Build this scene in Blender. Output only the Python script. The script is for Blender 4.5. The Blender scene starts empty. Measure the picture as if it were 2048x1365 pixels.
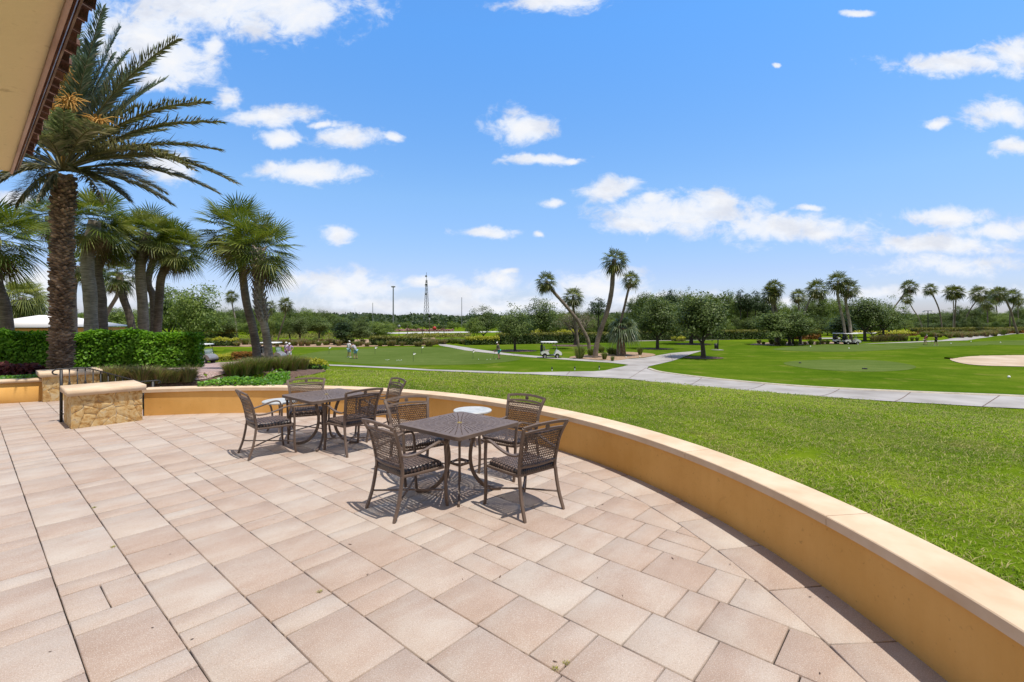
import bpy, math, random
import numpy as np
from mathutils import Vector, Matrix
from mathutils.geometry import delaunay_2d_cdt
random.seed(7); RNG = np.random.default_rng(7)
PI = math.pi; rad = math.radians
SC = bpy.context.scene; COL = SC.collection

# ------------------------------------------------------------------ camera
F, H0, CAMH = 958.0, 640.0, 1.85
cam = bpy.data.objects.new('camera', bpy.data.cameras.new('camera')); COL.objects.link(cam)
cam.location = (0, 0, CAMH); cam.rotation_euler = (PI/2, 0, 0)
cam.data.sensor_width = 36; cam.data.lens = 36*F/2048; cam.data.shift_y = -(682.5-H0)/2048
cam.data.clip_start = 0.05; cam.data.clip_end = 6000
SC.camera = cam

# ------------------------------------------------------------------ mesh helpers
class MB:
    def __init__(s): s.V = []; s.F = []; s.n = 0
    def add(s, V, faces, m=0):
        V = np.asarray(V, float).reshape(-1, 3)
        if isinstance(faces, np.ndarray):
            s.F.append((faces + s.n, m))
        else:
            by = {}
            for f in faces: by.setdefault(len(f), []).append(f)
            for k, fs in by.items(): s.F.append((np.array(fs, int) + s.n, m))
        s.V.append(V); s.n += len(V)
    def box(s, c, size, rz=0, m=0, R=None, top=None):
        x, y, z = [q/2 for q in size]; tx, ty = (top if top else (1, 1))
        V = np.array([(-x, -y, -z), (x, -y, -z), (x, y, -z), (-x, y, -z), (-x*tx, -y*ty, z), (x*tx, -y*ty, z), (x*tx, y*ty, z), (-x*tx, y*ty, z)])
        if R is None:
            cc, ss = math.cos(rz), math.sin(rz); R = np.array([[cc, -ss, 0], [ss, cc, 0], [0, 0, 1]])
        s.add(V @ np.array(R).T + np.array(c), [(0, 3, 2, 1), (4, 5, 6, 7), (0, 1, 5, 4), (1, 2, 6, 5), (2, 3, 7, 6), (3, 0, 4, 7)], m)
    def tube(s, P, r, n=8, m=0, flat=None, up=(0, 0, 1), cap=True):
        """sweep along P. r: radius or list; flat=(w,t) gives a rounded bar section with w across 'up' side."""
        P = np.asarray(P, float); k = len(P)
        T = np.gradient(P, axis=0); T /= np.linalg.norm(T, axis=1)[:, None] + 1e-12
        up = np.array(up, float)
        A = np.cross(T[0], up)
        if np.linalg.norm(A) < 1e-3: A = np.cross(T[0], (0, 1, 0.01))
        A /= np.linalg.norm(A); r = np.broadcast_to(np.asarray(r, float), (k,))
        rows = []
        for i in range(k):
            A = A - T[i]*A.dot(T[i]); A /= np.linalg.norm(A); B = np.cross(A, T[i])
            if flat is None:
                a = np.arange(n)*2*PI/n + PI/n
                rows.append(P[i] + r[i]*(np.cos(a)[:, None]*A + np.sin(a)[:, None]*B))
            else:
                w, t = flat[0]/2*r[i], flat[1]/2*r[i]; c = .3*min(w, t)
                q = [(-w+c, -t), (w-c, -t), (w, -t+c), (w, t-c), (w-c, t), (-w+c, t), (-w, t-c), (-w, -t+c)]
                rows.append(np.array([P[i] + x*A + y*B for x, y in q]))
        n = len(rows[0]); V = np.concatenate(rows)
        Fq = [(i*n+j, i*n+(j+1) % n, (i+1)*n+(j+1) % n, (i+1)*n+j) for i in range(k-1) for j in range(n)]
        s.add(V, Fq, m)
        if cap:
            s.add(rows[0], [tuple(range(n))[::-1]], m); s.add(rows[-1], [tuple(range(n))], m)
    def lathe(s, prof, c=(0, 0, 0), n=24, m=0, axis='z'):
        a = np.arange(n)*2*PI/n; V = []
        for r, z in prof: V.append(np.c_[r*np.cos(a), r*np.sin(a), np.full(n, z)])
        V = np.concatenate(V); k = len(prof)
        if axis == 'y': V = V[:, [0, 2, 1]]
        if axis == 'x': V = V[:, [2, 0, 1]]
        Fq = [(i*n+j, i*n+(j+1) % n, (i+1)*n+(j+1) % n, (i+1)*n+j) for i in range(k-1) for j in range(n)]
        if axis == 'y': Fq = [f[::-1] for f in Fq]
        V = V + np.array(c); s.add(V, Fq, m)
        if prof[0][0] > 1e-4: s.add(V[:n], [tuple(range(n))[::-1]], m)
        if prof[-1][0] > 1e-4: s.add(V[-n:], [tuple(range(n))], m)
    def prism(s, poly, z0, z1, m=0):
        n = len(poly); V = [(x, y, z0) for x, y in poly] + [(x, y, z1) for x, y in poly]
        s.add(V, [tuple(range(n))[::-1], tuple(range(n, 2*n))] + [(i, (i+1) % n, n+(i+1) % n, n+i) for i in range(n)], m)
    def extrude_profile(s, prof, P0, P1, A, B, m=0):
        P0, P1, A, B = map(lambda q: np.array(q, float), (P0, P1, A, B)); n = len(prof)
        V = [P0 + A*a + B*b for a, b in prof] + [P1 + A*a + B*b for a, b in prof]
        s.add(V, [tuple(range(n))[::-1], tuple(range(n, 2*n))] + [(i, (i+1) % n, n+(i+1) % n, n+i) for i in range(n)], m)
    def mesh(s, name, mats, smooth=None):
        me = bpy.data.meshes.new(name)
        V = np.concatenate(s.V).astype(np.float32)
        me.vertices.add(len(V)); me.vertices.foreach_set('co', V.ravel())
        L = [f for f, _ in s.F]; sizes = np.concatenate([np.full(len(f), f.shape[1]) for f in L]).astype(np.int32)
        loops = np.concatenate([f.ravel() for f in L]).astype(np.int32)
        mi = np.concatenate([np.full(len(f), m) for f, m in s.F]).astype(np.int32)
        me.loops.add(len(loops)); me.loops.foreach_set('vertex_index', loops)
        me.polygons.add(len(sizes)); me.polygons.foreach_set('loop_start', np.concatenate([[0], np.cumsum(sizes)[:-1]]).astype(np.int32))
        me.polygons.foreach_set('material_index', mi)
        if smooth is not None: me.polygons.foreach_set('use_smooth', np.ones(len(sizes), bool))
        for q in (mats if isinstance(mats, (list, tuple)) else [mats]): me.materials.append(q)
        me.update(calc_edges=True); me.validate()
        if smooth: me.set_sharp_from_angle(angle=rad(smooth))
        return me
    def build(s, name, mats, parent=None, smooth=None, loc=None):
        return link(name, s.mesh(name, mats, smooth), parent, loc)

def link(name, me, parent=None, loc=None, rz=0, scale=None):
    o = bpy.data.objects.new(name, me); COL.objects.link(o)
    if parent: o.parent = parent
    if loc is not None: o.location = loc
    if rz: o.rotation_euler = (0, 0, rz)
    if scale is not None: o.scale = scale
    return o
def tag(o, label, cat, group=None):
    o['label'] = label; o['category'] = cat
    if group: o['group'] = group
    return o
def thing(name, label, cat, loc=(0, 0, 0), rz=0, group=None):
    return tag(link(name, None, None, loc, rz), label, cat, group)
def struct(o): o['kind'] = 'structure'; return o
def copy_tree(src, parent=None):
    c = src.copy(); COL.objects.link(c)
    if parent: c.parent = parent
    for ch in list(src.children): copy_tree(ch, c)
    return c
def crs(pts, n=6):
    """catmull-rom"""
    P = [np.array(p, float) for p in pts]; P = [2*P[0]-P[1]] + P + [2*P[-1]-P[-2]]; out = []
    for i in range(1, len(P)-2):
        for t in np.arange(n)/n:
            a, b, c, d = P[i-1:i+3]
            out.append(.5*((2*b)+(-a+c)*t+(2*a-5*b+4*c-d)*t*t+(-a+3*b-3*c+d)*t**3))
    out.append(P[-2]); return np.array(out)

# ------------------------------------------------------------------ materials
class NT:
    def __init__(s, tree): s.t = tree
    def n(s, typ, props=None, **inp):
        nd = s.t.nodes.new('ShaderNode'+typ)
        for k, v in (props or {}).items(): setattr(nd, k, v)
        for k, v in inp.items():
            key = int(k[1:]) if k[0] == '_' else k.replace('_', ' ')
            sk = nd.inputs[key]
            if isinstance(v, bpy.types.NodeSocket): s.t.links.new(v, sk)
            else:
                if sk.type == 'RGBA' and len(v) == 3: v = (*v, 1)
                sk.default_value = v
        return nd
    def l(s, a, b): s.t.links.new(a, b)
    def math(s, op, a, b=0.0, c=0.0, clamp=False):
        return s.n('Math', {'operation': op, 'use_clamp': clamp}, _0=a, _1=b, _2=c).outputs[0]
    def noise(s, vec, scale, detail=4, rough=.55, dist=0, w=None):
        nd = s.n('TexNoise', {'noise_dimensions': '4D' if w is not None else '3D'}, Vector=vec, Scale=scale, Detail=detail, Roughness=rough, Distortion=dist)
        if w is not None: s.l(w, nd.inputs['W'])
        return nd.outputs['Fac']
    def ramp(s, fac, stops, interp='LINEAR'):
        nd = s.n('ValToRGB', Fac=fac); cr = nd.color_ramp; cr.interpolation = interp
        while len(cr.elements) < len(stops): cr.elements.new(.5)
        for e, (p, c) in zip(cr.elements, stops):
            e.position = p; e.color = (*c, 1) if len(c) == 3 else c
        return nd.outputs[0]
    def mix(s, f, a, b, mode='MIX'):
        nd = s.n('Mix', {'data_type': 'RGBA', 'blend_type': mode})
        for i, v in ((0, f), (6, a), (7, b)):
            if isinstance(v, bpy.types.NodeSocket): s.l(v, nd.inputs[i])
            else: nd.inputs[i].default_value = (*v, 1) if (i > 0 and len(v) == 3) else v
        return nd.outputs[2]
    def mr(s, v, a, b, c=0., d=1., smooth=False):
        return s.n('MapRange', {'interpolation_type': 'SMOOTHSTEP' if smooth else 'LINEAR'}, _0=v, _1=a, _2=b, _3=c, _4=d).outputs[0]
    def scalev(s, vec, sc):
        return s.n('Mapping', Vector=vec, Scale=sc).outputs[0]
def newmat(name):
    m = bpy.data.materials.new(name); m.use_nodes = True; m.node_tree.nodes.clear(); T = NT(m.node_tree)
    return m, T, T.n('OutputMaterial')
def g3(r, g, b):  # sRGB 0-255 -> linear
    return tuple((c/255/12.92 if c/255 <= .04045 else ((c/255+.055)/1.055)**2.4) for c in (r, g, b))
def pmat(name, cols, scale=4, rough=.6, bump=0, bscale=60, metal=0, spec=.4, island=0, stretch=None, coord='Object', detail=5, bdist=.01, ramp=(.3, .7)):
    m, T, out = newmat(name); tc = T.n('TexCoord').outputs[coord] if coord != 'World' else T.n('NewGeometry').outputs['Position']
    v = T.scalev(tc, stretch) if stretch else tc
    f = T.noise(v, scale, detail)
    k = len(cols); col = T.ramp(f, [(ramp[0]+(ramp[1]-ramp[0])*i/max(1, k-1), c) for i, c in enumerate(cols)])
    if island:
        r = T.n('NewGeometry').outputs['Random Per Island']
        col = T.mix(1.0, col, T.ramp(r, [(0, (1-island,)*3), (1, (1+island*.6,)*3)]), 'MULTIPLY')
    b = T.n('BsdfPrincipled', Base_Color=col, Roughness=rough, Metallic=metal)
    b.inputs['Specular IOR Level'].default_value = spec
    if bump:
        h = T.noise(v, bscale, 4)
        T.l(T.n('Bump', Strength=bump, Distance=bdist, Height=h).outputs[0], b.inputs['Normal'])
    T.l(b.outputs[0], out.inputs[0]); return m
def leafmat(name, cols, tr=.35, nscale=.6, rough=.5, gloss=.25, noise_amt=.35):
    m, T, out = newmat(name); geo = T.n('NewGeometry')
    r = geo.outputs['Random Per Island']; nz = T.noise(T.n('TexCoord').outputs['Object'], nscale, 3)
    f = T.math('ADD', T.math('MULTIPLY', r, 1-noise_amt), T.math('MULTIPLY', T.mr(nz, .3, .7), noise_amt))
    k = len(cols); col = T.ramp(f, [(i/(k-1), c) for i, c in enumerate(cols)])
    b = T.n('BsdfPrincipled', Base_Color=col, Roughness=rough); b.inputs['Specular IOR Level'].default_value = gloss
    t = T.n('BsdfTranslucent', Color=T.mix(1.0, col, (1.25, 1.25, .7), 'MULTIPLY'))
    T.l(T.n('MixShader', _0=tr, _1=b.outputs[0], _2=t.outputs[0]).outputs[0], out.inputs[0]); return m

M = {}
M['metal_brown'] = pmat('metal_brown', [(.12, .082, .062), (.165, .118, .09)], 8, .5, .06, 400, 0, .35)
M['wicker_back'] = pmat('wicker_back', [(.02, .013, .011), (.07, .04, .026), (.20, .125, .08)], 45, .35, 0, spec=.6, detail=2)
M['wicker_seat'] = None
def wicker_mat():
    m, T, out = newmat('wicker_seat'); tc = T.n('TexCoord').outputs['Object']; sp = T.n('SeparateXYZ', Vector=tc); k = 2*PI/.046
    a = T.math('SINE', T.math('MULTIPLY', T.math('ADD', sp.outputs[0], T.math('MULTIPLY', sp.outputs[1], .58)), k)); b = T.math('SINE', T.math('MULTIPLY', T.math('SUBTRACT', sp.outputs[0], T.math('MULTIPLY', sp.outputs[1], .58)), k))
    f = T.math('ADD', T.math('MULTIPLY', T.math('MULTIPLY', a, b), .5), T.math('MULTIPLY', T.noise(tc, 70, 3), 1.2))
    col = T.ramp(f, [(.35, (.010, .008, .009)), (.62, (.035, .024, .022)), (.95, (.17, .115, .09))])
    bs = T.n('BsdfPrincipled', Base_Color=col, Roughness=.4); T.l(bs.outputs[0], out.inputs[0]); return m
M['wicker_seat'] = wicker_mat()
M['cap_stone'] = pmat('cap_stone', [(.55, .39, .25), (.62, .46, .31), (.67, .52, .37)], 3, .85, .25, 90, bdist=.004)
M['rail_metal'] = pmat('rail_metal', [(.022, .02, .02), (.035, .032, .03)], 20, .45, .05, 200)
M['black'] = pmat('black', [(.012, .012, .013), (.022, .022, .024)], 10, .5)
M['rubber'] = pmat('rubber', [(.01, .01, .011), (.02, .02, .02)], 20, .8)
M['white_paint'] = pmat('white_paint', [(.74, .74, .73), (.8, .8, .79)], 3, .25, spec=.6)
M['silver_paint'] = pmat('silver_paint', [(.26, .24, .22), (.32, .3, .28)], 3, .3, metal=.3, spec=.6)
M['rim'] = pmat('rim', [(.45, .45, .45), (.55, .55, .55)], 5, .35, metal=.6)
M['seat_vinyl'] = pmat('seat_vinyl', [(.32, .28, .23), (.4, .36, .3)], 6, .5)
M['steel'] = pmat('steel', [(.16, .17, .18), (.24, .25, .26)], 4, .5, metal=.3)
M['pole_wood'] = pmat('pole_wood', [(.10, .07, .05), (.16, .12, .09)], 5, .8)
M['red_sign'] = pmat('red_sign', [(.42, .03, .03), (.5, .05, .04)], 5, .5)
M['roof_white'] = pmat('roof_white', [(.80, .76, .73), (.86, .82, .79)], .6, .6)
M['bark_oak'] = pmat('bark_oak', [(.035, .028, .022), (.09, .075, .06)], 6, .9, .5, 20)
M['golf_ball'] = pmat('golf_ball', [(.8, .8, .78), (.85, .85, .83)], 5, .4)
M['flag_white'] = pmat('flag_white', [(.78, .78, .74), (.85, .85, .82)], 5, .7)
M['flag_stick'] = pmat('flag_stick', [(.03, .05, .03), (.05, .07, .04)], 5, .6)
M['marble'] = pmat('marble', [(.36, .37, .36), (.46, .46, .44), (.54, .53, .50)], 9, .45, .05, 60)

def stucco(name, a, b, streak=.5):
    m, T, out = newmat(name); tc = T.n('TexCoord').outputs['Object']
    n1 = T.noise(tc, 1.3, 5); n2 = T.noise(T.scalev(tc, (6, 6, .5)), 2.2, 5)
    col = T.ramp(T.math('ADD', T.math('MULTIPLY', n1, .85), T.math('MULTIPLY', n2, .15)), [(.33, a), (.62, b)])
    n3 = T.noise(tc, 26, 3, .6)
    col = T.mix(T.mr(n3, .64, .76, 0, .4), col, (.22, .12, .04)); col = T.mix(T.mr(T.noise(tc, 3.5, 9, .75, 2.5), .60, .70, 0, .28), col, (.38, .21, .07))
    bs = T.n('BsdfPrincipled', Base_Color=col, Roughness=.9); bs.inputs['Specular IOR Level'].default_value = .2
    T.l(T.n('Bump', Strength=.35, Distance=.006, Height=T.noise(tc, 55, 6)).outputs[0], bs.inputs['Normal'])
    T.l(bs.outputs[0], out.inputs[0]); return m
M['stucco'] = stucco('stucco', (.60, .32, .085), (.71, .40, .125))
M['soffit'] = stucco('soffit', (.84, .64, .30), (.88, .68, .33))

def stone_mat():
    m, T, out = newmat('stone_veneer'); tc = T.n('TexCoord').outputs['Object']; r = T.n('NewGeometry').outputs['Random Per Island']
    nn = T.noise(tc, 7, 9, .7, 1.6); n2 = T.noise(tc, 26, 6, .7)
    f = T.math('ADD', T.math('MULTIPLY', r, .16), T.math('MULTIPLY', T.mr(nn, .3, .7), .85))
    col = T.ramp(f, [(.25, (.38, .20, .06)), (.42, (.54, .33, .12)), (.58, (.60, .42, .19)), (.74, (.62, .47, .26)), (.95, (.66, .56, .38))])
    col = T.mix(T.mr(nn, .60, .70, 0, .7), col, (.26, .12, .03)); col = T.mix(T.mr(n2, .58, .70, 0, .5), col, (.16, .09, .035))
    b = T.n('BsdfPrincipled', Base_Color=col, Roughness=.9)
    T.l(T.n('Bump', Strength=.7, Distance=.012, Height=T.math('ADD', nn, T.math('MULTIPLY', n2, .6))).outputs[0], b.inputs['Normal'])
    T.l(b.outputs[0], out.inputs[0]); return m
M['stone'] = stone_mat()
M['mortar'] = pmat('mortar', [(.44, .35, .24), (.54, .45, .33)], 12, .95, .5, 60)

def paver_mat():
    m, T, out = newmat('paver'); pos = T.n('TexCoord').outputs['Object']; geo = T.n('NewGeometry')
    r = geo.outputs['Random Per Island']
    rot = T.n('Mapping', Vector=pos, Rotation=(0, 0, -math.atan2(.753, .657))).outputs[0]
    st = T.scalev(rot, (1.0, 3.4, 1)); rw = T.math('MULTIPLY', r, 40.)
    s1 = T.noise(st, 1.25, 5, .6, .5, w=rw); s2 = T.noise(pos, 2.4, 4, .6, w=rw)
    r2 = T.math('FRACT', T.math('MULTIPLY', r, 17.31))
    f = T.math('ADD', T.math('ADD', T.math('MULTIPLY', s1, .50), T.math('MULTIPLY', s2, .40)), T.math('MULTIPLY', T.math('SUBTRACT', r2, .5), .14))
    col = T.ramp(f, [(.22, (.32, .22, .165)), (.38, (.385, .285, .225)), (.49, (.425, .34, .28)), (.60, (.46, .39, .33)), (.76, (.49, .44, .385))])
    fine = T.noise(pos, 170, 2, .5)
    col = T.mix(T.mr(fine, .55, .63, 0, .38), col, (.70, .63, .55))
    col = T.mix(T.mr(T.noise(pos, 110, 3, .6), .54, .66, 0, .36), col, (.22, .15, .11))
    col = T.mix(T.mr(T.noise(pos, 1.1, 6, .65), .52, .72, 0, .3), col, (.25, .18, .14))
    b = T.n('BsdfPrincipled', Base_Color=col, Roughness=.82); b.inputs['Specular IOR Level'].default_value = .25
    h = T.math('ADD', T.noise(pos, 160, 4, .6), T.math('MULTIPLY', s1, 1.2))
    T.l(T.n('Bump', Strength=.35, Distance=.004, Height=h).outputs[0], b.inputs['Normal'])
    T.l(b.outputs[0], out.inputs[0]); return m
M['paver'] = paver_mat()
M['joint_sand'] = pmat('joint_sand', [(.010, .008, .006), (.022, .016, .011)], 20, .95)

def grass_ground(name, dark, mid, light, dry, s=1.0, fine=60, stripe=0, drymin=.6):
    m, T, out = newmat(name); pos = T.n('NewGeometry').outputs['Position']
    big = T.noise(pos, .22*s, 4, .55); med = T.noise(pos, 1.6*s, 5, .65); fi = T.noise(pos, fine, 3, .6)
    f = T.math('ADD', T.math('ADD', T.math('MULTIPLY', big, .38), T.math('MULTIPLY', med, .32)), T.math('MULTIPLY', fi, .30))
    col = T.ramp(f, [(.34, dark), (.5, mid), (.64, light)])
    patch = T.math('MULTIPLY', T.mr(T.noise(pos, .9*s, 6, .7), drymin, drymin+.14, 0, 1), .75)
    col = T.mix(patch, col, dry)
    if stripe:
        wv = T.n('TexWave', {'wave_type': 'BANDS', 'bands_direction': 'Y'}, Vector=pos, Scale=stripe, Distortion=1.2, Detail=1.).outputs['Fac']
        col = T.mix(T.mr(wv, .3, .7, 0, .3), col, T.mix(1., col, (.62, .74, .62), 'MULTIPLY'))
    b = T.n('BsdfPrincipled', Base_Color=col, Roughness=1.); b.inputs['Specular IOR Level'].default_value = 0
    T.l(T.n('Bump', Strength=.5, Distance=.03, Height=T.math('ADD', fi, med)).outputs[0], b.inputs['Normal'])
    T.l(b.outputs[0], out.inputs[0]); return m
M['lawn'] = grass_ground('lawn', (.045, .085, .005), (.10, .155, .008), (.17, .22, .015), (.17, .15, .04), 1., 45)
M['fairway'] = grass_ground('fairway', (.040, .085, .005), (.074, .125, .008), (.125, .165, .016), (.17, .17, .035), .42, 7, .09, .55)
M['green'] = grass_ground('green', (.065, .10, .02), (.09, .128, .03), (.12, .155, .045), (.14, .15, .05), .5, 8, .14, .6)
M['concrete'] = pmat('concrete', [(.25, .225, .205), (.33, .305, .285), (.40, .37, .35)], .5, .9, .2, 50, coord='World')
M['curb'] = pmat('curb', [(.36, .31, .24), (.54, .48, .39)], 3, .9, .3, 30, coord='World')
M['asphalt'] = pmat('asphalt', [(.40, .38, .36), (.5, .48, .46)], .5, .9, coord='World')
M['sand'] = pmat('sand', [(.38, .28, .19), (.46, .35, .24), (.56, .46, .36)], .35, .95, .3, 8, coord='World', bdist=.05)
M['mulch'] = pmat('mulch', [(.05, .028, .02), (.12, .07, .05), (.22, .14, .10)], 16, .95, .8, 40, coord='World', bdist=.03)
M['straw'] = pmat('straw', [(.20, .12, .07), (.32, .21, .13), (.42, .30, .19)], 5, .95, .5, 30, coord='World', bdist=.03)
def brick_mat():
    m, T, out = newmat('brick_pavement'); pos = T.n('NewGeometry').outputs['Position']
    bt = T.n('TexBrick', Vector=T.n('Mapping', Vector=pos, Rotation=(0, 0, .3)).outputs[0], Color1=(.34, .22, .20), Color2=(.42, .31, .28), Mortar=(.2, .15, .13), Scale=4., Mortar_Size=.02)
    b = T.n('BsdfPrincipled', Base_Color=bt.outputs[0], Roughness=.9); T.l(b.outputs[0], out.inputs[0]); return m
M['brick'] = brick_mat()

def barkmat(name, cols, hscale=(1, 1, 7), sc=4, bump=.8, bd=.03):
    m, T, out = newmat(name); tc = T.n('TexCoord').outputs['Object']
    v = T.scalev(tc, hscale); f = T.math('ADD', T.math('MULTIPLY', T.noise(v, sc, 6, .65), .6), T.math('MULTIPLY', T.noise(tc, 1.4, 4), .4))
    k = len(cols); col = T.ramp(f, [(.36+.28*i/(k-1), c) for i, c in enumerate(cols)])
    lich = T.mr(T.noise(tc, 7, 5, .7), .62, .7, 0, .5); col = T.mix(lich, col, (.30, .29, .25))
    b = T.n('BsdfPrincipled', Base_Color=col, Roughness=.95)
    T.l(T.n('Bump', Strength=bump, Distance=bd, Height=T.noise(v, sc*1.7, 6, .7)).outputs[0], b.inputs['Normal'])
    T.l(b.outputs[0], out.inputs[0]); return m
M['bark_sabal'] = barkmat('bark_sabal', [(.12, .095, .07), (.25, .21, .17), (.42, .36, .29)])
M['bark_sabal_dark'] = barkmat('bark_sabal_dark', [(.065, .05, .038), (.15, .118, .09), (.28, .22, .17)])
M['bark_date'] = pmat('bark_date', [(.10, .06, .038), (.22, .14, .09), (.38, .27, .19)], 5, .9, .6, 30, island=.6)
L = M
L['fan'] = leafmat('fan', [(.035, .058, .006), (.095, .138, .016), (.26, .28, .06)], .35, .8, .42, .3)
L['fan_light'] = leafmat('fan_light', [(.09, .12, .03), (.20, .23, .06), (.38, .38, .15)], .35, .8, .42, .3)
L['fan_blue'] = leafmat('fan_blue', [(.04, .075, .03), (.09, .13, .055), (.24, .27, .14)], .3, .8, .4, .5)
L['fan_far'] = leafmat('fan_far', [(.038, .052, .008), (.095, .118, .020), (.21, .22, .055)], .3, .8, .45, .4)
L['dead_frond'] = leafmat('dead_frond', [(.08, .045, .022), (.17, .11, .06), (.30, .22, .14)], .2, 1.5, .7, .1)
L['date_green'] = leafmat('date_green', [(.05, .08, .035), (.13, .175, .09), (.33, .36, .25)], .3, .9, .4, .5)
L['date_olive'] = leafmat('date_olive', [(.05, .055, .025), (.13, .13, .065), (.34, .31, .21)], .25, .9, .4, .5)
L['rachis'] = pmat('rachis', [(.09, .085, .035), (.17, .14, .06)], 6, .6)
L['dry_leaflet'] = leafmat('dry_leaflet', [(.28, .24, .18), (.42, .37, .29)], .2, .9, .6, .2)
L['date_flower'] = leafmat('date_flower', [(.45, .20, .04), (.6, .33, .08), (.7, .45, .15)], .2, 2, .6, .2)
L['oak'] = leafmat('oak', [(.032, .055, .012), (.085, .125, .028), (.18, .23, .065)], .28, .5)
L['oak_mid'] = leafmat('oak_mid', [(.045, .075, .015), (.11, .16, .035), (.22, .28, .08)], .3, .5)
L['oak_bright'] = leafmat('oak_bright', [(.065, .11, .018), (.15, .21, .04), (.27, .33, .08)], .35, .5)
L['oak_bare'] = leafmat('oak_bare', [(.12, .09, .06), (.2, .16, .11), (.26, .24, .16)], .2, .5)
L['pine'] = leafmat('pine', [(.015, .035, .01), (.035, .065, .018), (.07, .11, .03)], .2, .5)
L['clusia'] = leafmat('clusia', [(.025, .08, .005), (.08, .20, .010), (.17, .36, .022), (.30, .50, .06)], .4, .7, .5, .2, .25)
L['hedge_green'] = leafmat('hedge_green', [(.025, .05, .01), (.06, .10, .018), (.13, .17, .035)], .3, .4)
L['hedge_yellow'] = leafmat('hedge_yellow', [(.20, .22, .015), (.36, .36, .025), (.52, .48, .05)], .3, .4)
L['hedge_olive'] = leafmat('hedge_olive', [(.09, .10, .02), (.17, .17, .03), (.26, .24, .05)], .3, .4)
L['croton'] = leafmat('croton', [(.08, .025, .012), (.22, .08, .02), (.34, .17, .03), (.12, .10, .02)], .3, 1.2)
L['red_ti'] = leafmat('red_ti', [(.03, .008, .012), (.10, .025, .03), (.22, .06, .05)], .3, 1.2)
L['ground_cover'] = leafmat('ground_cover', [(.04, .11, .005), (.11, .26, .015), (.22, .42, .04)], .35, 1.2, .4, .4)
L['fountain_green'] = leafmat('fountain_green', [(.05, .085, .016), (.14, .20, .04), (.26, .31, .09)], .3, 2)
L['fountain_tan'] = leafmat('fountain_tan', [(.13, .085, .05), (.28, .19, .11), (.44, .34, .2)], .3, 2)
L['fountain_mix'] = leafmat('fountain_mix', [(.08, .08, .03), (.19, .18, .07), (.24, .29, .08), (.36, .28, .16)], .3, 2)
L['muhly'] = leafmat('muhly', [(.12, .06, .045), (.24, .14, .10), (.36, .26, .18), (.16, .17, .05)], .3, .6)
L['blade'] = None
def blade_mat():
    m, T, out = newmat('grass_blade'); geo = T.n('NewGeometry'); pos = geo.outputs['Position']; r = geo.outputs['Random Per Island']
    big = T.noise(pos, .22, 4, .55); med = T.noise(pos, 1.6, 5, .65)
    f = T.math('ADD', T.math('ADD', T.math('MULTIPLY', big, .46), T.math('MULTIPLY', med, .34)), T.math('MULTIPLY', r, .20))
    col = T.ramp(f, [(.34, (.11, .20, .009)), (.5, (.23, .335, .014)), (.62, (.40, .49, .045))])
    patch = T.math('MULTIPLY', T.mr(T.noise(pos, .9, 6, .7), .56, .7, 0, 1), .7)
    col = T.mix(patch, col, (.27, .25, .07))
    col = T.mix(T.math('GREATER_THAN', T.math('FRACT', T.math('MULTIPLY', r, 13.7)), .80), col, (.46, .40, .17))
    b = T.n('BsdfPrincipled', Base_Color=col, Roughness=.6); b.inputs['Specular IOR Level'].default_value = .12
    t = T.n('BsdfTranslucent', Color=col)
    T.l(T.n('MixShader', _0=.35, _1=b.outputs[0], _2=t.outputs[0]).outputs[0], out.inputs[0]); return m
L['blade'] = blade_mat()

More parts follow.
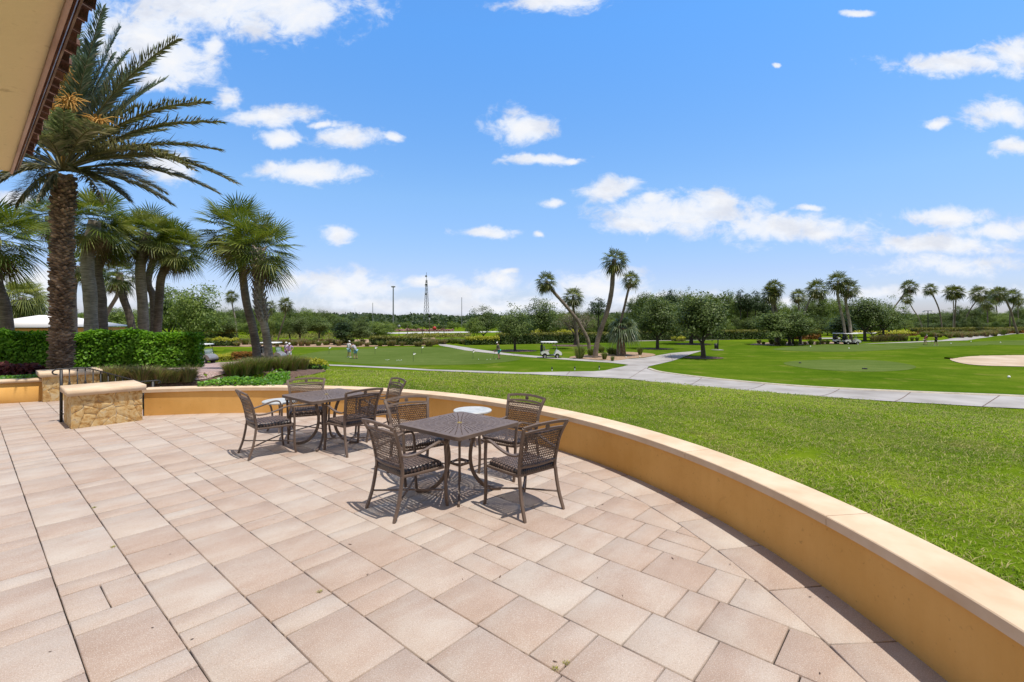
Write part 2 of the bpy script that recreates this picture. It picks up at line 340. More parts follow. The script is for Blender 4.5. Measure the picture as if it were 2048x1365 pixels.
# ------------------------------------------------------------------ sun and sky
SUNV = Vector((.17, -.13, .74)).normalized()
SUN_EL = math.asin(SUNV.z); SUN_AZ = math.atan2(SUNV.x, SUNV.y)
sl = bpy.data.lights.new('sun', 'SUN'); sl.energy = 4.7; sl.angle = rad(.53); sl.color = (1, .955, .88)
so = bpy.data.objects.new('sun', sl); COL.objects.link(so); so.rotation_euler = (-SUNV).to_track_quat('-Z', 'Y').to_euler(); so.location = (5, -5, 30)
def world():
    w = bpy.data.worlds.new('World'); SC.world = w; w.use_nodes = True; w.node_tree.nodes.clear(); T = NT(w.node_tree)
    out = T.n('OutputWorld'); sky = T.n('TexSky', {'sky_type': 'NISHITA'}); sky.sun_disc = False
    sky.sun_elevation = SUN_EL; sky.sun_rotation = SUN_AZ; sky.air_density = 1.0; sky.dust_density = .6; sky.ozone_density = 2.0
    d = T.n('TexCoord').outputs['Generated']; sp = T.n('SeparateXYZ', Vector=d)
    x, y, z = sp.outputs
    yy = T.math('MAXIMUM', y, .04)
    u = T.math('DIVIDE', x, yy); v = T.math('DIVIDE', z, yy)
    uv = T.n('CombineXYZ', X=u, Y=v, Z=0.).outputs[0]
    nz1 = T.n('TexNoise', Vector=uv, Scale=5.0, Detail=7., Roughness=.6)
    warp = T.n('VectorMath', {'operation': 'MULTIPLY_ADD'}, _0=nz1.outputs['Color'], _1=(.10, .06, 0), _2=T.n('VectorMath', {'operation': 'ADD'}, _0=uv, _1=(-.05, -.03, 0)).outputs[0]).outputs[0]
    blobs = [(440, 15, 300, 70), (300, 70, 150, 75), (560, 5, 190, 60), (350, 125, 100, 50), (310, 160, 65, 26), (455, 195, 34, 24), (540, 228, 105, 24),
             (575, 275, 55, 20), (700, 275, 85, 26), (790, 272, 22, 14), (1040, 254, 80, 36), (1085, 318, 75, 13), (620, 350, 115, 26), (672, 467, 38, 20), (1110, 5, 115, 24),
             (1215, 382, 68, 28), (1105, 408, 32, 12), (1370, 428, 185, 46), (1430, 405, 80, 26), (1560, 458, 200, 32), (1260, 455, 80, 20), (1920, 128, 160, 24), (2030, 108, 70, 32),
             (2000, 225, 95, 32), (1870, 236, 30, 11), (2030, 290, 50, 22), (1900, 440, 120, 26), (2000, 462, 110, 24), (1880, 495, 180, 24), (1900, 532, 180, 22), (975, 468, 66, 11),
             (1078, 472, 17, 8), (690, 575, 125, 42), (930, 585, 95, 28), (990, 558, 52, 24), (1180, 575, 130, 36), (770, 612, 170, 20), (1725, 28, 30, 9), (1555, 135, 12, 5),
             (60, 560, 110, 30), (250, 585, 110, 34), (20, 395, 60, 20), (330, 330, 60, 40), (1290, 598, 220, 18), (1000, 612, 330, 20), (860, 560, 60, 14), (1230, 552, 60, 20), (600, 560, 60, 26), (1640, 470, 70, 16), (1500, 600, 240, 14), (1850, 590, 260, 18), (1300, 400, 40, 14), (640, 250, 26, 10), (1140, 318, 26, 8), (420, 96, 30, 24), (1620, 420, 40, 8), (1010, 540, 30, 8), (-200, 300, 200, 50), (2300, 200, 160, 60), (2250, 450, 200, 40)]
    dist = None
    for (bx, by, a, b) in blobs:
        sx, sy = F/a, F/b; u0, v0 = (bx-1024)/F, (H0-by)/F
        q = T.n('VectorMath', {'operation': 'MULTIPLY_ADD'}, _0=warp, _1=(sx, sy, 0), _2=(-u0*sx, -v0*sy, 0)).outputs[0]
        ln = T.n('VectorMath', {'operation': 'LENGTH'}, _0=q).outputs['Value']
        dist = ln if dist is None else T.math('SMOOTH_MIN', dist, ln, .25)
    det = T.noise(T.scalev(uv, (8, 13, 1)), 1.6, 12, .62, .5); lump = T.noise(T.scalev(uv, (34, 46, 1)), 1.0, 6, .6, .8)
    fld = T.math('ADD', T.math('SUBTRACT', 1.0, dist), T.math('ADD', T.math('MULTIPLY', T.math('SUBTRACT', det, .5), 2.1), T.math('MULTIPLY', T.math('SUBTRACT', lump, .5), .75)))
    m = T.mr(fld, -.16, .62, 0, 1, True)
    thick = T.mr(fld, .15, 1.25, 0, 1, True)
    # unseen cloud cover behind and above the viewer, added as neutral fill light
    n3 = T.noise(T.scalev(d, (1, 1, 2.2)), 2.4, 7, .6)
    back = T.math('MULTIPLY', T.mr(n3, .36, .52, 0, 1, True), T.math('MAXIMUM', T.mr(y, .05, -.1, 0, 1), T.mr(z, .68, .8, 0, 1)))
    m = T.math('MULTIPLY', T.math('MULTIPLY', m, .96), T.mr(y, 0.0, .08, 0, 1))
    hs = T.n('HueSaturation', Saturation=1.16, Value=1.0, Color=sky.outputs[0])
    tint = T.ramp(T.mr(z, 0, .55), [(0, (1.15, 1.2, 1.75)), (.17, (1.39, 1.34, 1.70)), (.44, (1.79, 1.89, 1.99)), (.94, (1.62, 2.34, 2.72))])
    skyc = T.mix(1.0, hs.outputs[0], tint, 'MULTIPLY')
    shade = T.noise(T.scalev(uv, (5, 9, 1)), 1.6, 5, .6)
    cc = T.mix(thick, (8.0, 8.7, 10.0), (9.7, 9.7, 9.8)); cc = T.mix(T.mr(shade, .48, .66, 0, .7), cc, (7.0, 7.3, 8.2))
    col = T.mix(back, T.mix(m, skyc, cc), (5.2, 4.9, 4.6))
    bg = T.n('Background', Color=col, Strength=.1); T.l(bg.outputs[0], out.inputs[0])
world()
SC.view_settings.view_transform = 'Standard'; SC.view_settings.look = 'None'; SC.view_settings.exposure = 0; SC.view_settings.gamma = 1

# ------------------------------------------------------------------ terrain
UU = np.array([.657, .754]); VV = np.array([-.754, .657])
def uvw(u, v): p = UU*u + VV*v; return float(p[0]), float(p[1])
CC = np.array([-4.97, 2.33]); RW = 7.19
def arc(R, a0, a1, n): return [(CC[0]+R*math.cos(rad(a)), CC[1]+R*math.sin(rad(a))) for a in np.linspace(a0, a1, n)]
TB = np.array(arc(RW+.16, -75, 107, 60) + [(-7.2, 9.45), (-7.6, 9.5), (-10.1, 11.35), (-10.75, 11.3), (-11.6, 10.75), (-14, 9.55), (-22, 4), (-22, -12), (-2.5, -12)])
TA = TB; TBn = np.roll(TB, -1, 0); TE = TBn-TA; TE2 = (TE**2).sum(1)
def dist_tb(X, Y):
    """signed distance outside the terrace outline (large where certainly beyond the slope)"""
    X = np.asarray(X, float); Y = np.asarray(Y, float); shp = X.shape; X = X.ravel(); Y = Y.ravel()
    out = np.full(X.shape, 60.); near = np.flatnonzero((X > -52) & (X < 33) & (Y > -42) & (Y < 42))
    for k in range(0, len(near), 20000):
        i = near[k:k+20000]; x = X[i][:, None]; y = Y[i][:, None]
        t = np.clip(((x-TA[:, 0])*TE[:, 0]+(y-TA[:, 1])*TE[:, 1])/TE2, 0, 1)
        D = np.sqrt(((x-TA[:, 0]-t*TE[:, 0])**2+(y-TA[:, 1]-t*TE[:, 1])**2).min(1))
        c = ((TA[:, 1] > y) != (TBn[:, 1] > y)) & (x < TE[:, 0]*(y-TA[:, 1])/np.where(TE[:, 1] == 0, 1e-9, TE[:, 1])+TA[:, 0])
        out[i] = np.where(c.sum(1) % 2 == 1, -D, D)
    return out.reshape(shp)
def gz(X, Y):
    X = np.asarray(X, float); Y = np.asarray(Y, float); d = dist_tb(X, Y)
    t = np.clip(d/28, 0, 1); S = t*t*(3-2*t)
    z = .40 - 2.70*S + .035*np.sin(X*.21+1)*np.sin(Y*.17)*np.clip(d/20, 0, 1)
    u = X*UU[0]+Y*UU[1]; v = X*VV[0]+Y*VV[1]
    def ss(q, a, b): t = np.clip((q-a)/(b-a), 0, 1); return t*t*(3-2*t)
    k = ss(v, 11.3, 11.7)*(1-ss(v, 14.95, 15.3))*(1-ss(u, 4.2, 7.5))
    z = z*(1-k) + np.minimum(z, -.42)*k
    return np.where(d < -.0, -.3, z)
def g1(x, y):
    if y > 42 or x > 33 or x < -52: return -2.3+.035*math.sin(x*.21+1)*math.sin(y*.17)
    return float(gz(np.array([x]), np.array([y]))[0])
def P(px, py, off=0):
    """point on the ground seen along a sight line of the photograph"""
    t = 2*1.025**np.arange(0, 280); X = (px-1024)/F*t; Z = CAMH+(H0-py)/F*t
    h = Z-gz(X, t); i = int(np.argmax((h < 0) & (t > 3.5))) if (h < 0).any() else len(t)-1
    a, b = t[i-1], t[i]
    for _ in range(30):
        m = (a+b)/2
        if CAMH+(H0-py)/F*m - g1((px-1024)/F*m, m) < 0: b = m
        else: a = m
    X = (px-1024)/F*a; return Vector((X, a, g1(X, a)+off))
def grow(a, f, lim): 
    out = [a]; s = .5
    while out[-1] < lim: s *= f; out.append(out[-1]+s)
    return out
def build_ground():
    gx = [-q for q in grow(30, 1.25, 3500)][::-1] + list(np.arange(-29.5, -13, .5)) + list(np.arange(-13, 4, .11)) + list(np.arange(4, 45, .5)) + grow(45, 1.25, 3500)
    gy = [-q for q in grow(5, 1.3, 3500)][::-1] + list(np.arange(-4.5, -4, .5)) + list(np.arange(-4, 16.5, .11)) + list(np.arange(16.5, 60, .5)) + grow(60, 1.2, 3800)
    gx = np.array(gx); gy = np.array(gy); X, Y = np.meshgrid(gx, gy); Z = gz(X, Y); nx, ny = len(gx), len(gy)
    idx = np.arange(nx*ny).reshape(ny, nx); Fq = np.stack([idx[:-1, :-1], idx[:-1, 1:], idx[1:, 1:], idx[1:, :-1]], -1).reshape(-1, 4)
    mb = MB(); mb.add(np.c_[X.ravel(), Y.ravel(), Z.ravel()], Fq)
    struct(mb.build('ground', M['lawn'], smooth=0))
def inpoly(x, y, poly):
    ins = np.zeros(np.shape(x), bool)
    for (ax, ay), (bx, by) in zip(poly, poly[1:]+poly[:1]):
        if ay == by: continue
        ins ^= ((ay > y) != (by > y)) & (x < (bx-ax)*(y-ay)/(by-ay)+ax)
    return ins
def sheet(name, poly, mat, off, step=.6, pix=True, skirt=.0, zfun=None, kind='structure'):
    pts = [tuple(P(*p)[:2]) for p in poly] if pix else [tuple(p) for p in poly]
    B = []
    for a, b in zip(pts, pts[1:]+pts[:1]):
        n = max(1, int(math.dist(a, b)/step))
        for i in range(n): B.append((a[0]+(b[0]-a[0])*i/n, a[1]+(b[1]-a[1])*i/n))
    xs, ys = zip(*B); n = len(B)
    X, Y = np.meshgrid(np.arange(min(xs)+step/2, max(xs), step), np.arange(min(ys)+step/2, max(ys), step)); X = X.ravel(); Y = Y.ravel()
    k = inpoly(X, Y, B); X = X[k]; Y = Y[k]
    vin = [Vector(p) for p in B] + [Vector((a, b)) for a, b in zip(X, Y)]
    vo, _, fo, *_ = delaunay_2d_cdt(vin, [(i, (i+1) % n) for i in range(n)], [], 1, 1e-5)
    V = np.array([(v.x, v.y) for v in vo]); z = gz(V[:, 0], V[:, 1])+off
    if zfun is not None: z = z+zfun(V[:, 0], V[:, 1], B)
    fo = [tuple(f) for f in fo]; mb = MB(); mb.add(np.c_[V, z], fo)
    o = mb.build(name, mat, smooth=0)
    if kind: o['kind'] = kind
    return o, B
build_ground()
def smooth_poly(pts, n=5):
    P_ = pts+[pts[0], pts[1], pts[2]]; out = crs(P_, n); k = n*len(pts); return [tuple(q) for q in out[n:n+k]]
# fairway beyond the path, greens, bunker, paths, beds
sheet('fairway', [(600, 731.5), (900, 741.5), (1211, 743.5), (1256, 736), (1294, 738.5), (1404, 757), (1521, 769), (1720, 782), (2060, 796), (2350, 812), (2600, 700), (2600, 672), (2100, 662), (1960, 676), (1880, 681), (1500, 684), (1280, 682), (1000, 691), (880, 692.5), (700, 694), (450, 698), (430, 720), (500, 727)], M['fairway'], .012, 1.5)
sheet('putting_green', smooth_poly([(602, 712), (650, 702.5), (730, 698), (820, 695), (900, 697), (960, 706), (1035, 716), (1030, 722), (960, 729), (850, 731), (760, 730.5), (690, 726), (625, 719)], 4), M['green'], .026, 1.2)
sheet('tee_green', smooth_poly([(1567, 727), (1600, 722), (1680, 720), (1760, 722), (1815, 729), (1832, 736), (1800, 742), (1730, 744), (1650, 741), (1590, 734)], 4), M['green'], .026, .8)
sheet('tee_green', smooth_poly([(1545, 699), (1600, 693), (1680, 690), (1760, 690.5), (1840, 695.5), (1790, 699.5), (1720, 703.5), (1640, 704), (1580, 702)], 4), M['green'], .026, 1.6)
sheet('tee_green', smooth_poly([(1770, 689), (1850, 685.5), (1930, 686), (1978, 690), (1930, 692.5), (1850, 694), (1790, 692)], 4), M['green'], .026, 1.6)
sheet('tee_green', smooth_poly([(1940, 686), (2000, 682), (2080, 682), (2200, 688), (2100, 691), (1990, 690)], 4), M['green'], .026, 1.6)
def bowl(x, y, B):
    D = np.full(x.shape, 1e9)
    for a, b in zip(B, B[1:]+B[:1]): D = np.minimum(D, np.hypot(x-a[0], y-a[1]))
    return .02+.05*np.clip(D/.6, 0, 1)-.0*x
sheet('bunker', smooth_poly([(1900, 719), (1935, 714), (2010, 712), (2110, 712), (2200, 718), (2210, 730), (2120, 735), (2030, 734), (1960, 732), (1920, 727)], 4), M['sand'], .03, .8, zfun=bowl)
PATH_LOW = [(624, 730.8), (700, 734), (790, 738.5), (860, 742.5), (960, 746.5), (1071, 750), (1258, 759), (1334, 768), (1439, 779), (1560, 788.5), (1700, 799), (1870, 809), (2048, 819), (2300, 834)]
PATH_UP = [(2300, 808), (2048, 795), (1870, 788), (1720, 781.5), (1628, 776.5), (1521, 768.4), (1404, 756.7), (1322, 746), (1294, 738), (1297, 734), (1310, 730.9), (1345, 722.7), (1362, 716.8), (1380, 709.8), (1401, 703.5), (1404, 702), (1380, 704), (1340, 707.4), (1287, 716.8), (1240, 720), (1205, 722), (1141, 717.9), (1080, 713.4), (1024, 708.5), (953, 699), (886, 688.6), (876, 689), (880, 692), (930, 701.5), (989, 708.5), (1047, 714.4), (1080, 716.8), (1150, 722), (1215, 726), (1250, 729.5), (1257, 731), (1245, 734.5), (1225, 738.5), (1211, 742), (1188, 743.7), (1047, 746), (860, 740), (790, 735.5), (700, 731.5), (637, 729.3)]
_, PATH_B = sheet('cart_path', PATH_LOW+PATH_UP, M['concrete'], .035, .7)
sheet('far_cart_path', [(1716, 689.5), (1800, 685), (1881, 681.5), (1900, 678), (1950, 673), (2000, 667.5), (2026, 665.8), (2080, 665.6), (2080, 667.2), (2035, 668), (1990, 673), (1954, 678), (1933, 681.5), (1880, 683.3), (1800, 686.5)], M['concrete'], .035, 1.5)
sheet('service_road', [(1250, 681.5), (1530, 677), (1680, 676), (1680, 678), (1530, 679), (1250, 683.5)], M['concrete'], .035, 3)
sheet('parking_road', [(1700, 668.5), (1780, 667), (1960, 664), (2060, 661), (2060, 659.5), (1780, 663), (1700, 664)], M['asphalt'], .05, 4)
sheet('entrance_road', [(740, 668.6), (900, 666.5), (1000, 665), (1080, 664), (1080, 662.5), (900, 664), (740, 666)], M['asphalt'], .05, 4)
_, BED_B = sheet('mulch_bed', [(283, 800), (290, 770), (330, 762), (392, 764), (415, 761), (452, 751), (480, 733), (560, 731), (640, 738), (652, 744), (628, 750), (590, 756), (576, 768), (560, 795), (430, 800)], M['mulch'], .02, .3)
sheet('brick_walkway', [(300, 727), (447, 726), (500, 722), (600, 723), (600, 727), (500, 728), (449, 735), (450, 751), (415, 761), (392, 764), (380, 757), (340, 745)], M['brick'], .05, .16)
sheet('hedge_bed', [(-120, 775), (-100, 735), (300, 738), (395, 742), (460, 745), (458, 775), (330, 790), (283, 790), (200, 790), (60, 790)], M['mulch'], .03, .2)
sheet('palm_bed', smooth_poly([(1140, 717), (1160, 712), (1240, 705), (1300, 708), (1310, 712), (1287, 716), (1262, 718), (1235, 722), (1200, 721)], 4), M['straw'], .05, .8)
sheet('tree_bed', smooth_poly([(1500, 690), (1540, 685.5), (1640, 684), (1700, 688), (1620, 690), (1570, 692)], 4), M['straw'], .03, 2)
sheet('muhly_bed', [(420, 694), (600, 694.5), (700, 695), (870, 691), (870, 676), (700, 680), (420, 684)], M['straw'], .03, 2)
for px, py, r in ((1407, 716.5, 2.1), (1315, 698.5, 2.2), (1386, 689, 3.0), (1030, 702.5, 3.0), (1147, 692, 3.5)):
    c = P(px, py); sheet('tree_ring', [(c.x+r*math.cos(a), c.y+r*.8*math.sin(a)) for a in np.arange(16)*PI/8], M['mulch'], .05, .8, pix=False)

# curb along the far edge of the near path
def strip(name, pts, w, h, mat):
    pp = [P(*q) for q in pts]; C = crs([(p.x, p.y, 0) for p in pp], 6)[:, :2]; T = np.gradient(C, axis=0); T /= np.linalg.norm(T, axis=1)[:, None]
    N = np.c_[-T[:, 1], T[:, 0]]; A = C-N*w/2; B = C+N*w/2; n = len(C)
    za = gz(A[:, 0], A[:, 1]); zb = gz(B[:, 0], B[:, 1]); V = np.concatenate([np.c_[A, za], np.c_[A, za+h], np.c_[B, zb+h], np.c_[B, zb]])
    Fq = [(k*n+i, k*n+i+1, (k+1)*n+i+1, (k+1)*n+i) for k in range(3) for i in range(n-1)]
    mb = MB(); mb.add(V, Fq); return struct(mb.build(name, mat))
strip('path_curb', [(2200, 804), (2048, 794.5), (1870, 787.5), (1720, 781), (1628, 776), (1521, 768), (1404, 756.4), (1322, 745.6), (1297, 738.5)], .32, .09, M['curb'])

# ------------------------------------------------------------------ terrace paving
def clip(poly, A, B):   # keep left of A->B
    out = []
    for i in range(len(poly)):
        p, q = poly[i-1], poly[i]
        sp = (B[0]-A[0])*(p[1]-A[1])-(B[1]-A[1])*(p[0]-A[0]); sq = (B[0]-A[0])*(q[1]-A[1])-(B[1]-A[1])*(q[0]-A[0])
        if (sp >= 0) != (sq >= 0):
            t = sp/(sp-sq); out.append((p[0]+(q[0]-p[0])*t, p[1]+(q[1]-p[1])*t))
        if sq >= 0: out.append(q)
    return out
def area(p): return .5*sum(p[i-1][0]*p[i][1]-p[i][0]*p[i-1][1] for i in range(len(p)))
def inset(poly, d):
    n = len(poly); out = []
    for i in range(n):
        a, b, c = np.array(poly[i-1]), np.array(poly[i]), np.array(poly[(i+1) % n])
        e1 = b-a; e2 = c-b; l1 = np.linalg.norm(e1); l2 = np.linalg.norm(e2)
        if l1 < 1e-6 or l2 < 1e-6: return None
        n1 = np.array([-e1[1], e1[0]])/l1; n2 = np.array([-e2[1], e2[0]])/l2
        k = max(.45, 1+n1@n2)
        out.append(tuple(b+(n1+n2)*d/k))
    return out
def pave():
    mb = MB(); rng = random.Random(3)
    def stone(poly):
        poly = [p for i, p in enumerate(poly) if math.dist(p, poly[i-1]) > .006]
        if len(poly) < 3 or area(poly) < .0006: return
        a = inset(poly, rng.uniform(.0034, .0055)); b = inset(poly, .0085)
        if not a or not b or area(a) <= 0 or area(b) <= 0:
            c = np.mean(poly, axis=0); a = [tuple(c+(np.array(p)-c)*.975) for p in poly]; b = [tuple(c+(np.array(p)-c)*.95) for p in poly]
        dz = rng.uniform(-.0012, .0012); n = len(a); tx = rng.uniform(-.0012, .0012); 
        V = [(x, y, -.03) for x, y in a]+[(x, y, -.003+dz) for x, y in a]+[(x, y, dz) for x, y in b]
        Fs = [tuple(range(2*n, 3*n))]
        for k in (0, 1): Fs += [(k*n+i, k*n+(i+1) % n, (k+1)*n+(i+1) % n, (k+1)*n+i) for i in range(n)]
        mb.add(V, Fs)
    RB = RW-.40; NB = 40
    ring = arc(RB, -90, 118, NB)
    polyA = ring+[(-15, 1.5), (-15, -4.46)]
    W = .4065; u0 = .0215
    for k in range(-14, 30):
        ua, ub = u0+k*W, u0+(k+1)*W; v = -10-rng.random()
        last = None
        while v < 17.5:
            L_ = rng.choices([.2032, .4065, .6097], [.38, .38, .24])[0]
            if L_ == last == .2032 and rng.random() < .5: L_ = .4065
            last = L_
            if L_ > .3 and v < 10.6 and rng.random() < .055:
                parts = [(ua, (ua+ub)/2), ((ua+ub)/2, ub)]
            else: parts = [(ua, ub)]
            for pa, pb in parts:
                q = [uvw(pa, v), uvw(pb, v), uvw(pb, v+L_), uvw(pa, v+L_)]
                if area(q) < 0: q = q[::-1]
                cx = sum(p[0] for p in q)/4; cy = sum(p[1] for p in q)/4
                # visible part only (plus margin)
                if cy < -1.5 or cx < -17: continue
                A = q; ok = True
                for a, b in zip(polyA, polyA[1:]+polyA[:1]):
                    A = clip(A, a, b)
                    if len(A) < 3: ok = False; break
                if ok: A = clip(A, uvw(5, 11.38), uvw(-5, 11.38)) if area([uvw(5, 11.38), uvw(-5, 11.38), uvw(0, 0)]) > 0 else clip(A, uvw(-5, 11.38), uvw(5, 11.38))
                if ok and len(A) >= 3: stone(A)
                Bp = clip(q, uvw(-5, 11.38), uvw(5, 11.38)) if area([uvw(-5, 11.38), uvw(5, 11.38), uvw(0, 15)]) > 0 else clip(q, uvw(5, 11.38), uvw(-5, 11.38))
                if len(Bp) >= 3:
                    p0, p1 = uvw(1.9, 11), uvw(1.9, 16)
                    if area([p0, p1, uvw(0, 12)]) < 0: p0, p1 = p1, p0
                    Bp = clip(Bp, p0, p1)
                    if len(Bp) >= 3: stone(Bp)
            v += L_
    # border course against the wall: wedge-cut stones
    a = -75.0; ro = RW+.02
    while a < 118:
        da = rng.choice([3.3, 4.6, 2.4, 4.9]); b = min(118, a+da)
        def rp(r, t): return (CC[0]+r*math.cos(rad(t)), CC[1]+r*math.sin(rad(t)))
        stone([rp(RB, a), rp(ro, a), rp(ro, (a+b)/2), rp(ro, b), rp(RB, b)]) ; a = b
    o = mb.build('terrace_paving', M['paver']); struct(o)
    b2 = MB(); pts = arc(RW+.1, -75, 118, 60)+[(-15, 1.5), (-15, -9), (-3.5, -9)]
    b2.prism(pts, -.06, -.020); q = [uvw(-6, 11.0), uvw(1.9, 11.0), uvw(1.9, 17), uvw(-6, 17)]; b2.prism(q if area(q) > 0 else q[::-1], -.065, -.022)
    struct(b2.build('paving_bed', M['joint_sand']))
pave()

# ------------------------------------------------------------------ seat wall, pillars, steps, rail
def ring_wall(mb, r0, r1, a0, a1, z0, z1, n, c=0.0):
    A = np.linspace(rad(a0), rad(a1), n); 
    prof = [(r0, z0), (r1, z0), (r1, z1-c), (r1-c, z1), (r0+c, z1), (r0, z1-c)]; k = len(prof)
    V = np.concatenate([np.c_[CC[0]+r*np.cos(A), CC[1]+r*np.sin(A), np.full(n, z)] for r, z in prof])
    mb.add(V, [(j*n+i, ((j+1) % k)*n+i, ((j+1) % k)*n+i+1, j*n+i+1) for j in range(k) for i in range(n-1)])
    mb.add(V[[j*n for j in range(k)]], [tuple(range(k))[::-1]]); mb.add(V[[j*n+n-1 for j in range(k)]], [tuple(range(k))])
w = thing('seat_wall', 'long curved ochre stucco seat wall with pale stone cap round the terrace', 'wall', (CC[0]+RW+.1, CC[1], 0))
def child_at(o, p): o.parent = p; o.matrix_parent_inverse = Matrix.Translation(p.location).inverted(); return o
mb = MB(); ring_wall(mb, RW+.008, RW+.29, -75, 107, -.2, .445, 160); child_at(mb.build('wall_body', M['stucco'], smooth=30), w)
mb = MB(); a = -75.
cuts = [-75, -55, -38, -22, -8.2, 7.5, 20.5, 33.5, 46, 59, 72, 84, 96, 107.3]
for a0, a1 in zip(cuts, cuts[1:]): ring_wall(mb, RW-.018, RW+.312, a0+.02, a1-.02, .447, .513, 14, .006)
child_at(mb.build('wall_cap', M['cap_stone'], smooth=30), w)
# drain dots at the foot of the wall are tiny weep tubes
def seg_wall(pts, name, label):
    t = thing(name, label, 'wall', (pts[0][0], pts[0][1], 0))
    A = np.array(pts); b1 = MB(); b2 = MB()
    for p, q in zip(A, A[1:]):
        e = (q-p)/np.linalg.norm(q-p); n = np.array([-e[1], e[0]]); 
        if n @ np.array([0, 1]) < 0: n = -n
        for mbb, o0, o1, z0, z1, ex in ((b1, .0, .28, -.3, .445, 0), (b2, -.025, .305, .447, .513, .0)):
            poly = [tuple(p+n*o0-e*ex), tuple(q+n*o0+e*ex), tuple(q+n*o1+e*ex), tuple(p+n*o1-e*ex)]
            if area(poly) < 0: poly = poly[::-1]
            mbb.prism(poly, z0, z1)
    child_at(b1.build('wall_body', M['stucco']), t); child_at(b2.build('wall_cap', M['cap_stone']), t)
seg_wall([(-10.62, 10.86), (-12.2, 10.12), (-14.5, 9.0), (-18, 6.5)], 'seat_wall', 'short low ochre planter wall left of the farther stone pillar')
def pillar(fl, label):
    t = thing('stone_pillar', label, 'pillar', (fl[0], fl[1], 0), 0, 'stone pillars at the steps')
    LU, LV, ov = .97, .88, .05
    fl = np.array(fl)+UU*ov+VV*ov; me = MB(); N = 14
    def grid(o, a, b, na, nb):
        V = []; nn = np.cross(a, b); nn /= np.linalg.norm(nn)
        for j in range(nb+1):
            for i in range(na+1):
                p = o+a*i/na+b*j/nb
                k = 0 if i in (0, na) or j in (0, nb) else 1
                V.append(p+nn*k*.010*math.sin(13*p[0]+7*p[2])*math.sin(17*p[1]+9*p[2]+2))
        me.add(V, [(j*(na+1)+i, j*(na+1)+i+1, (j+1)*(na+1)+i+1, (j+1)*(na+1)+i) for j in range(nb) for i in range(na)])
    U3 = np.array([*UU, 0])*LU; V3 = np.array([*VV, 0])*LV; O = np.array([*fl, -.3]); Zh = np.array([0, 0, .855])
    rngp = random.Random(int(fl[0]*13)); sb = MB()
    # mortar core set 14 mm back, separate flat stones proud of it on each face
    cs = .008; q = [fl+UU*cs+VV*cs, fl+UU*(LU-cs)+VV*cs, fl+UU*(LU-cs)+VV*(LV-cs), fl+UU*cs+VV*(LV-cs)]; q = [tuple(x) for x in q]; q = q if area(q) > 0 else q[::-1]
    me.prism(q, -.3, .556)
    def face(o, a, b, wd, ht):
        n_ = np.cross(a, b); seeds = [(rngp.uniform(0, wd), rngp.uniform(0, ht)) for _ in range(int(wd*ht*30))]
        for i, p in enumerate(seeds):
            poly = [(0, 0), (wd, 0), (wd, ht), (0, ht)]
            for j, r in enumerate(seeds):
                if i == j: continue
                mx, my = (p[0]+r[0])/2, (p[1]+r[1])/2; dx, dy = r[0]-p[0], r[1]-p[1]; sk = rngp.uniform(-.0, .0)
                poly = clip(poly, (mx, my), (mx-dy, my+dx))
                if len(poly) < 3: break
            if len(poly) < 3 or area(poly) < .002: continue
            poly = [pp for k, pp in enumerate(poly) if math.dist(pp, poly[k-1]) > .02]
            if len(poly) < 3: continue
            P2 = []
            for k in range(len(poly)):      # rough, slightly rounded outline
                c0, c1 = poly[k], poly[(k+1) % len(poly)]; ln = math.dist(c0, c1); m_ = max(2, int(ln/.05))
                for u_ in range(m_):
                    t_ = (u_+.12)/m_; jx, jy = rngp.uniform(-.006, .006), rngp.uniform(-.006, .006); P2.append((c0[0]+(c1[0]-c0[0])*t_+jx, c0[1]+(c1[1]-c0[1])*t_+jy))
            cc_ = np.mean(P2, axis=0); h = rngp.uniform(.005, .013); rows = []
            for sc, hh in ((.985, 0), (.975, h*.8), (.93, h)): rows.append([o+a*(cc_[0]+(x-cc_[0])*sc)+b*(cc_[1]+(y-cc_[1])*sc)+n_*(hh-cs+rngp.uniform(-.0015, .0015)*(hh > 0)) for x, y in P2])
            rows.append([o+a*(cc_[0]+(x-cc_[0])*.5)+b*(cc_[1]+(y-cc_[1])*.5)+n_*(h-cs+rngp.uniform(-.004, .006)) for x, y in P2]); k = len(P2)
            sb.add([v for r in rows for v in r], [(r*k+i2, r*k+(i2+1) % k, (r+1)*k+(i2+1) % k, (r+1)*k+i2) for r in range(3) for i2 in range(k)]+[tuple(3*k+i2 for i2 in range(k))])
    ua, va, za = np.array([*UU, 0]), np.array([*VV, 0]), np.array([0, 0, 1.]); O = np.array([*fl, -.02])
    face(O, ua, za, LU, .575); face(O+va*LV, -va, za, LV, .575); face(O+ua*LU+va*LV, -ua, za, LU, .575); face(O+ua*LU, va, za, LV, .575)
    child_at(me.build('mortar', M['mortar']), t); child_at(sb.build('stone_facing', M['stone'], smooth=50), t)
    cm = MB(); q = [fl-UU*ov-VV*ov, fl+UU*(LU+ov)-VV*ov, fl+UU*(LU+ov)+VV*(LV+ov), fl-UU*ov+VV*(LV+ov)]
    q = [tuple(x) for x in q]; q = q if area(q) > 0 else q[::-1]
    cm.prism(q, .557, .652); qq = inset(q, .006); n = 4
    cm.add([(x, y, .652) for x, y in q]+[(x, y, .660) for x, y in qq], [(i, (i+1) % 4, 4+(i+1) % 4, 4+i) for i in range(4)]+[(4, 5, 6, 7)])
    child_at(cm.build('pillar_cap', M['cap_stone']), t)
pillar((-7.44, 8.02), 'nearer square flagstone pillar with thick cream cap, beside the handrail')
pillar((-10.52, 10.68), 'farther square flagstone pillar with cream cap, behind the handrail')
mb = MB()
